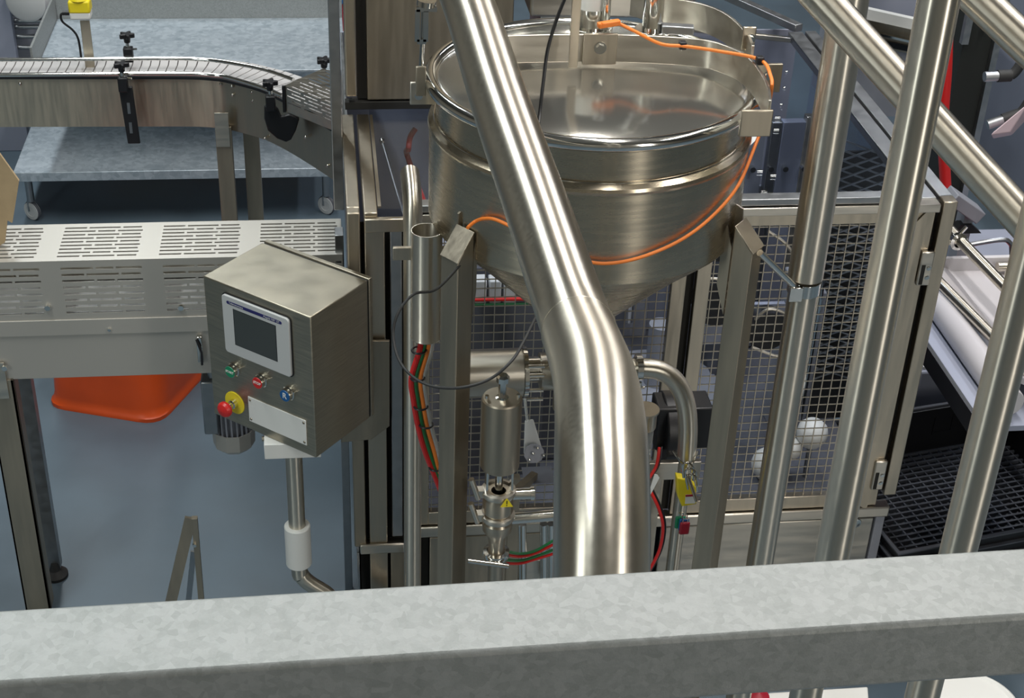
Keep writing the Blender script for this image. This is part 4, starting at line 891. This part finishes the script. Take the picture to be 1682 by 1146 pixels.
c=PZ(1574,396,1.10); put('ferrule_clamp',MB().lathe(c,[(.022,-.012),(.034,-.008),(.034,.008),(.022,.012)],28,Vector(c2-c1)).cyl(c+np.array([0,0,.03]),c+np.array([.02,0,.06]),.007,n=10),POL,t)
put('branch',MB().cyl(c,c+np.array([-.12,.02,-.02]),.012,n=16),STP,t)
c1,c2=PZ(1528,448,1.03),PZ(1650,572,1.03)
put('product_tube',MB().cyl(*ext(c1,c2,.3),.019,n=24),STP,label='lower polished tube running along the edge of the white trough',cat='pipe')
c=PZ(1655,436,.99); put('short_fitting',MB().cyl((c[0]-.04,c[1],.985),(c[0]+.12,c[1]-.0,.985),.018,n=20).cyl((c[0]-.03,c[1]-.06,.985),(c[0]+.10,c[1]-.06,.985),.014,n=20),STP,label='pair of short steel pipe stubs lying in the white trough',cat='fitting')
put('blue_grey_trolley',MB().box(2.9,5.5,FL,3.4,6.0,.45),LIL,label='blue-grey cabinet on the floor beyond the trough table',cat='cabinet',bev=.01)
put('grey_bent_handle',MB().tube(spl([PY(1585,403,5.0),PY(1640,394,5.0),PY(1658,398,5.0),PY(1662,420,5.0),PY(1660,520,5.0)],6),.010,10),STG,label='pale bent tube handle behind the white trough',cat='handle')
g=thing('black_scale',PY(1590,350,5.6),'dark steel device with black triangular foot beyond the trough','device')
put('pedestal',MB().box(*(PY(1585,370,5.6)[:1]),5.62,FL,PY(1600,370,5.6)[0],5.7,PY(1590,352,5.6)[2]),GIN,g)
put('body',MB().bar(PY(1560,320,5.6),PY(1605,352,5.6),.10,.06),GIN,g,bev=.005); put('foot',MB().prism([PY(x,y,5.6) for x,y in ((1568,380),(1578,370),(1598,370),(1612,383),(1575,384))],(0,.05,0)),BLK,g)
# crates on the floor
def crate(z0,h,label,lattice=True):
    P=PZ(1478,905,.30); Q=PZ(1682,866,.30); u=(Q-P)/np.linalg.norm(Q-P); v=np.array([-u[1],u[0],0]); W,D_=.98,.78
    t=thing('black_crate',P+u*W/2+v*D_/2-[0,0,.30-z0],label,'crate')
    def rb(g,a0,b0,c0,a1,b1,c1):
        o=np.array([P[0],P[1],0]); q=lambda a,b,c:o+u*a+v*b+np.array([0,0,c]); g.hexa([q(a0,b0,c0),q(a1,b0,c0),q(a1,b1,c0),q(a0,b1,c0)],[q(a0,b0,c1),q(a1,b0,c1),q(a1,b1,c1),q(a0,b1,c1)])
    if lattice:
        g=MB(); a=.01
        while a<W: rb(g,a-.003,.01,z0+.02,a+.003,D_-.01,z0+.034); a+=.047
        b=.02
        while b<D_: rb(g,.01,b-.0045,z0+.02,W-.01,b+.0045,z0+.036); b+=.031
        put('lattice_base',g,GBK,t)
    g=MB(); rb(g,.005,.005,z0,W-.005,D_-.005,z0+.01); put('underside',g,BLK,t)
    for (a,b,c,d) in ((0,0,W,.012),(0,D_-.012,W,D_),(0,.012,.012,D_-.012),(W-.012,.012,W,D_-.012)):
        g=MB(); rb(g,a,b,z0+.0,c,d,z0+h-.008); w_=put('wall',g,BLK if b<.02 or a<.02 else GBK,t)
    g=MB()
    for zz in (z0+h*.2,z0+h*.4,z0+h*.6,z0+h*.8,z0+h):
        rb(g,-.014,-.014,zz-.006,W+.014,0,zz); rb(g,-.014,0,zz-.006,0,D_,zz); rb(g,W,0,zz-.006,W+.014,D_,zz); 
    rb(g,-.014,D_,z0+h-.008,W+.014,D_+.014,z0+h); put('rib',g,GBK,t)
    if lattice:
        g=MB()
        for a in (.22,.40,.62): 
            rb(g,a,D_-.016,z0+h*.45,a+.09,D_-.012,z0+h*.5); rb(g,a,D_-.016,z0+h*.5,a+.006,D_-.012,z0+h*.8); rb(g,a+.084,D_-.016,z0+h*.5,a+.09,D_-.012,z0+h*.8)
        put('grip_outline',g,BLK,t)
crate(.055,.245,'black plastic crate with lattice base beside the machine, upper of its stack')
crate(FL,.20,'black plastic crate with slatted side, under the lattice-based crate',False)
c=PZ(1530,672,.36)
put('grey_box',MB().box(2.40,4.95,FL,2.95,5.35,.34),LIL,label='blue-grey box on the floor behind the black crates',cat='box',bev=.01)
t=thing('red_board',(2.6,5.0,.342),'red board with pale green edge lying on the blue-grey box',"board"); put('red_sheet',MB().box(2.42,5.0,.352,2.92,5.3,.37),RED,t); put('pale_edge',MB().box(2.42,4.97,.342,2.92,5.3,.352),WHG,t)
# bottom right below rail
c=PZ(1618,1118,.25)
t=thing('white_bucket',(c[0],c[1],FL),'white round bucket on the floor below the rail at lower right','bucket')
c=PZ(1600,1150,.2)
put('body',MB().lathe((c[0],c[1],FL),[(.001,0),(.12,0),(.145,.32),(.001,.32)],40),WHT,t); put('lid',MB().lathe((c[0],c[1],FL+.32),[(.15,0),(.152,.012),(.14,.02),(.13,.012),(.001,.012)],40),WHT,t,bev=.002)
c=PZ(1340,1165,.1); put('white_tray',MB().hexa([PZ(x,y,.08) for x,y in ((1250,1190),(1430,1190),(1425,1128),(1262,1138))],[PZ(x,y,.12) for x,y in ((1250,1190),(1430,1190),(1425,1128),(1262,1138))]),WHT,label='white plastic tray low on the floor under the rail',cat='tray',bev=.004)
c=PZ(1245,1150,.13); put('red_scoop',MB().lathe((c[0],c[1],.12),[(.001,0),(.03,0),(.035,.03),(.001,.05)],20),RDK,label='small dark red object glimpsed under the rail beside the tray',cat='scoop')
# background at top right
t=thing('dark_cabinet',PZ(1600,200,FL),'black upright cabinet side behind the thick pole at top right','cabinet')
c=PY(1572,120,6.2); d=PY(1618,120,6.2)
put('body',MB().prism([(c[0]+.0,6.2,FL),(d[0],6.2,FL),(d[0]+.1,6.7,FL),(c[0]+.05,6.7,FL)],(0,0,2.6)),mat('matt_black',(.008,.010,.008),.6),t)
put('edge_strip',MB().box(d[0],6.17,FL,d[0]+.03,6.2,2.45),STG,t); put('front_strip',MB().box(c[0]-.02,6.17,1.3,c[0]+.012,6.2,2.45),STG,t)
put('screw',MB().ball(PY(1618,45,6.18),.014),POL,t)
put('red_curtain',MB().tube(spl([PY(1556,60,6.0),PY(1554,120,6.0),PY(1549,200,6.0),PY(1553,300,6.0),PY(1560,420,6.0)],6),.026,12),RED,label='red fabric strip hanging beside the black cabinet',cat='strip')
put('wrapped_load',MB().box(3.95,7.2,FL,5.2,8.2,1.0),LIL,label='blue-grey wrapped load standing at the right edge',cat='load',bev=.03)
for i,(pa,pb,lab) in enumerate((((1617,126),(1660,124),'upper steel nozzle on dark hose at the right edge'),((1622,205),(1672,188),'lower steel nozzle on dark hose at the right edge'))):
    t=thing('nozzle',PY(*pa,5.3),lab,'nozzle'); put('tip',MB().cyl(PY(*pa,5.3),PY((pa[0]+pb[0])/2,(pa[1]+pb[1])/2,5.3),.020,n=16),STG,t); put('grip',MB().cyl(PY((pa[0]+pb[0])/2,(pa[1]+pb[1])/2,5.3),PY(*pb,5.3),.024,n=16),BLR,t)
    put('hose',MB().tube(spl([PY(*pb,5.3),PY(pb[0]+12,pb[1]-12,5.3),PY(pb[0]+40,pb[1]-60,5.3)],5),.02,12),BLR,t)
put('plastic_bag',MB().hexa([PY(1627,222,5.2),PY(1660,218,5.2),PY(1662,222,5.3),PY(1630,228,5.3)],[PY(1632,216,5.2),PY(1690,168,5.2),PY(1700,182,5.3),PY(1640,222,5.3)]),mat('pink_plastic',(.62,.48,.52),.4),label='crumpled pinkish plastic bag end at the right edge',cat='bag',bev=.006)
t=thing('background_conveyor',PY(1450,40,7.4),'grey machine bed with bright white edge beyond the enclosure at top right','conveyor')
def seg(pa,pb,Y,h,m,nm,th=.05):
    a,b=PY(*pa,Y),PY(*pb,Y); put(nm,MB().hexa([a-[0,0,h],b-[0,0,h],b-[0,-th,h],a-[0,-th,h]],[a,b,b+[0,th,0],a+[0,th,0]]),m,t)
seg((1380,5),(1560,45),7.2,.055,WHT,'white_edge'); seg((1380,22),(1560,58),7.22,.14,ST,'steel_side'); seg((1380,52),(1560,90),7.2,.03,BLK,'dark_gap',.2); seg((1380,40),(1560,82),7.15,.012,POL,'lower_edge')
put('bed',MB().box(PY(1380,-40,8)[0],7.7,.3,PY(1560,-40,8)[0],8.2,1.0),GIN,t)
seg((1380,-60),(1560,-20),7.6,.35,LIL,'rear_sheet')
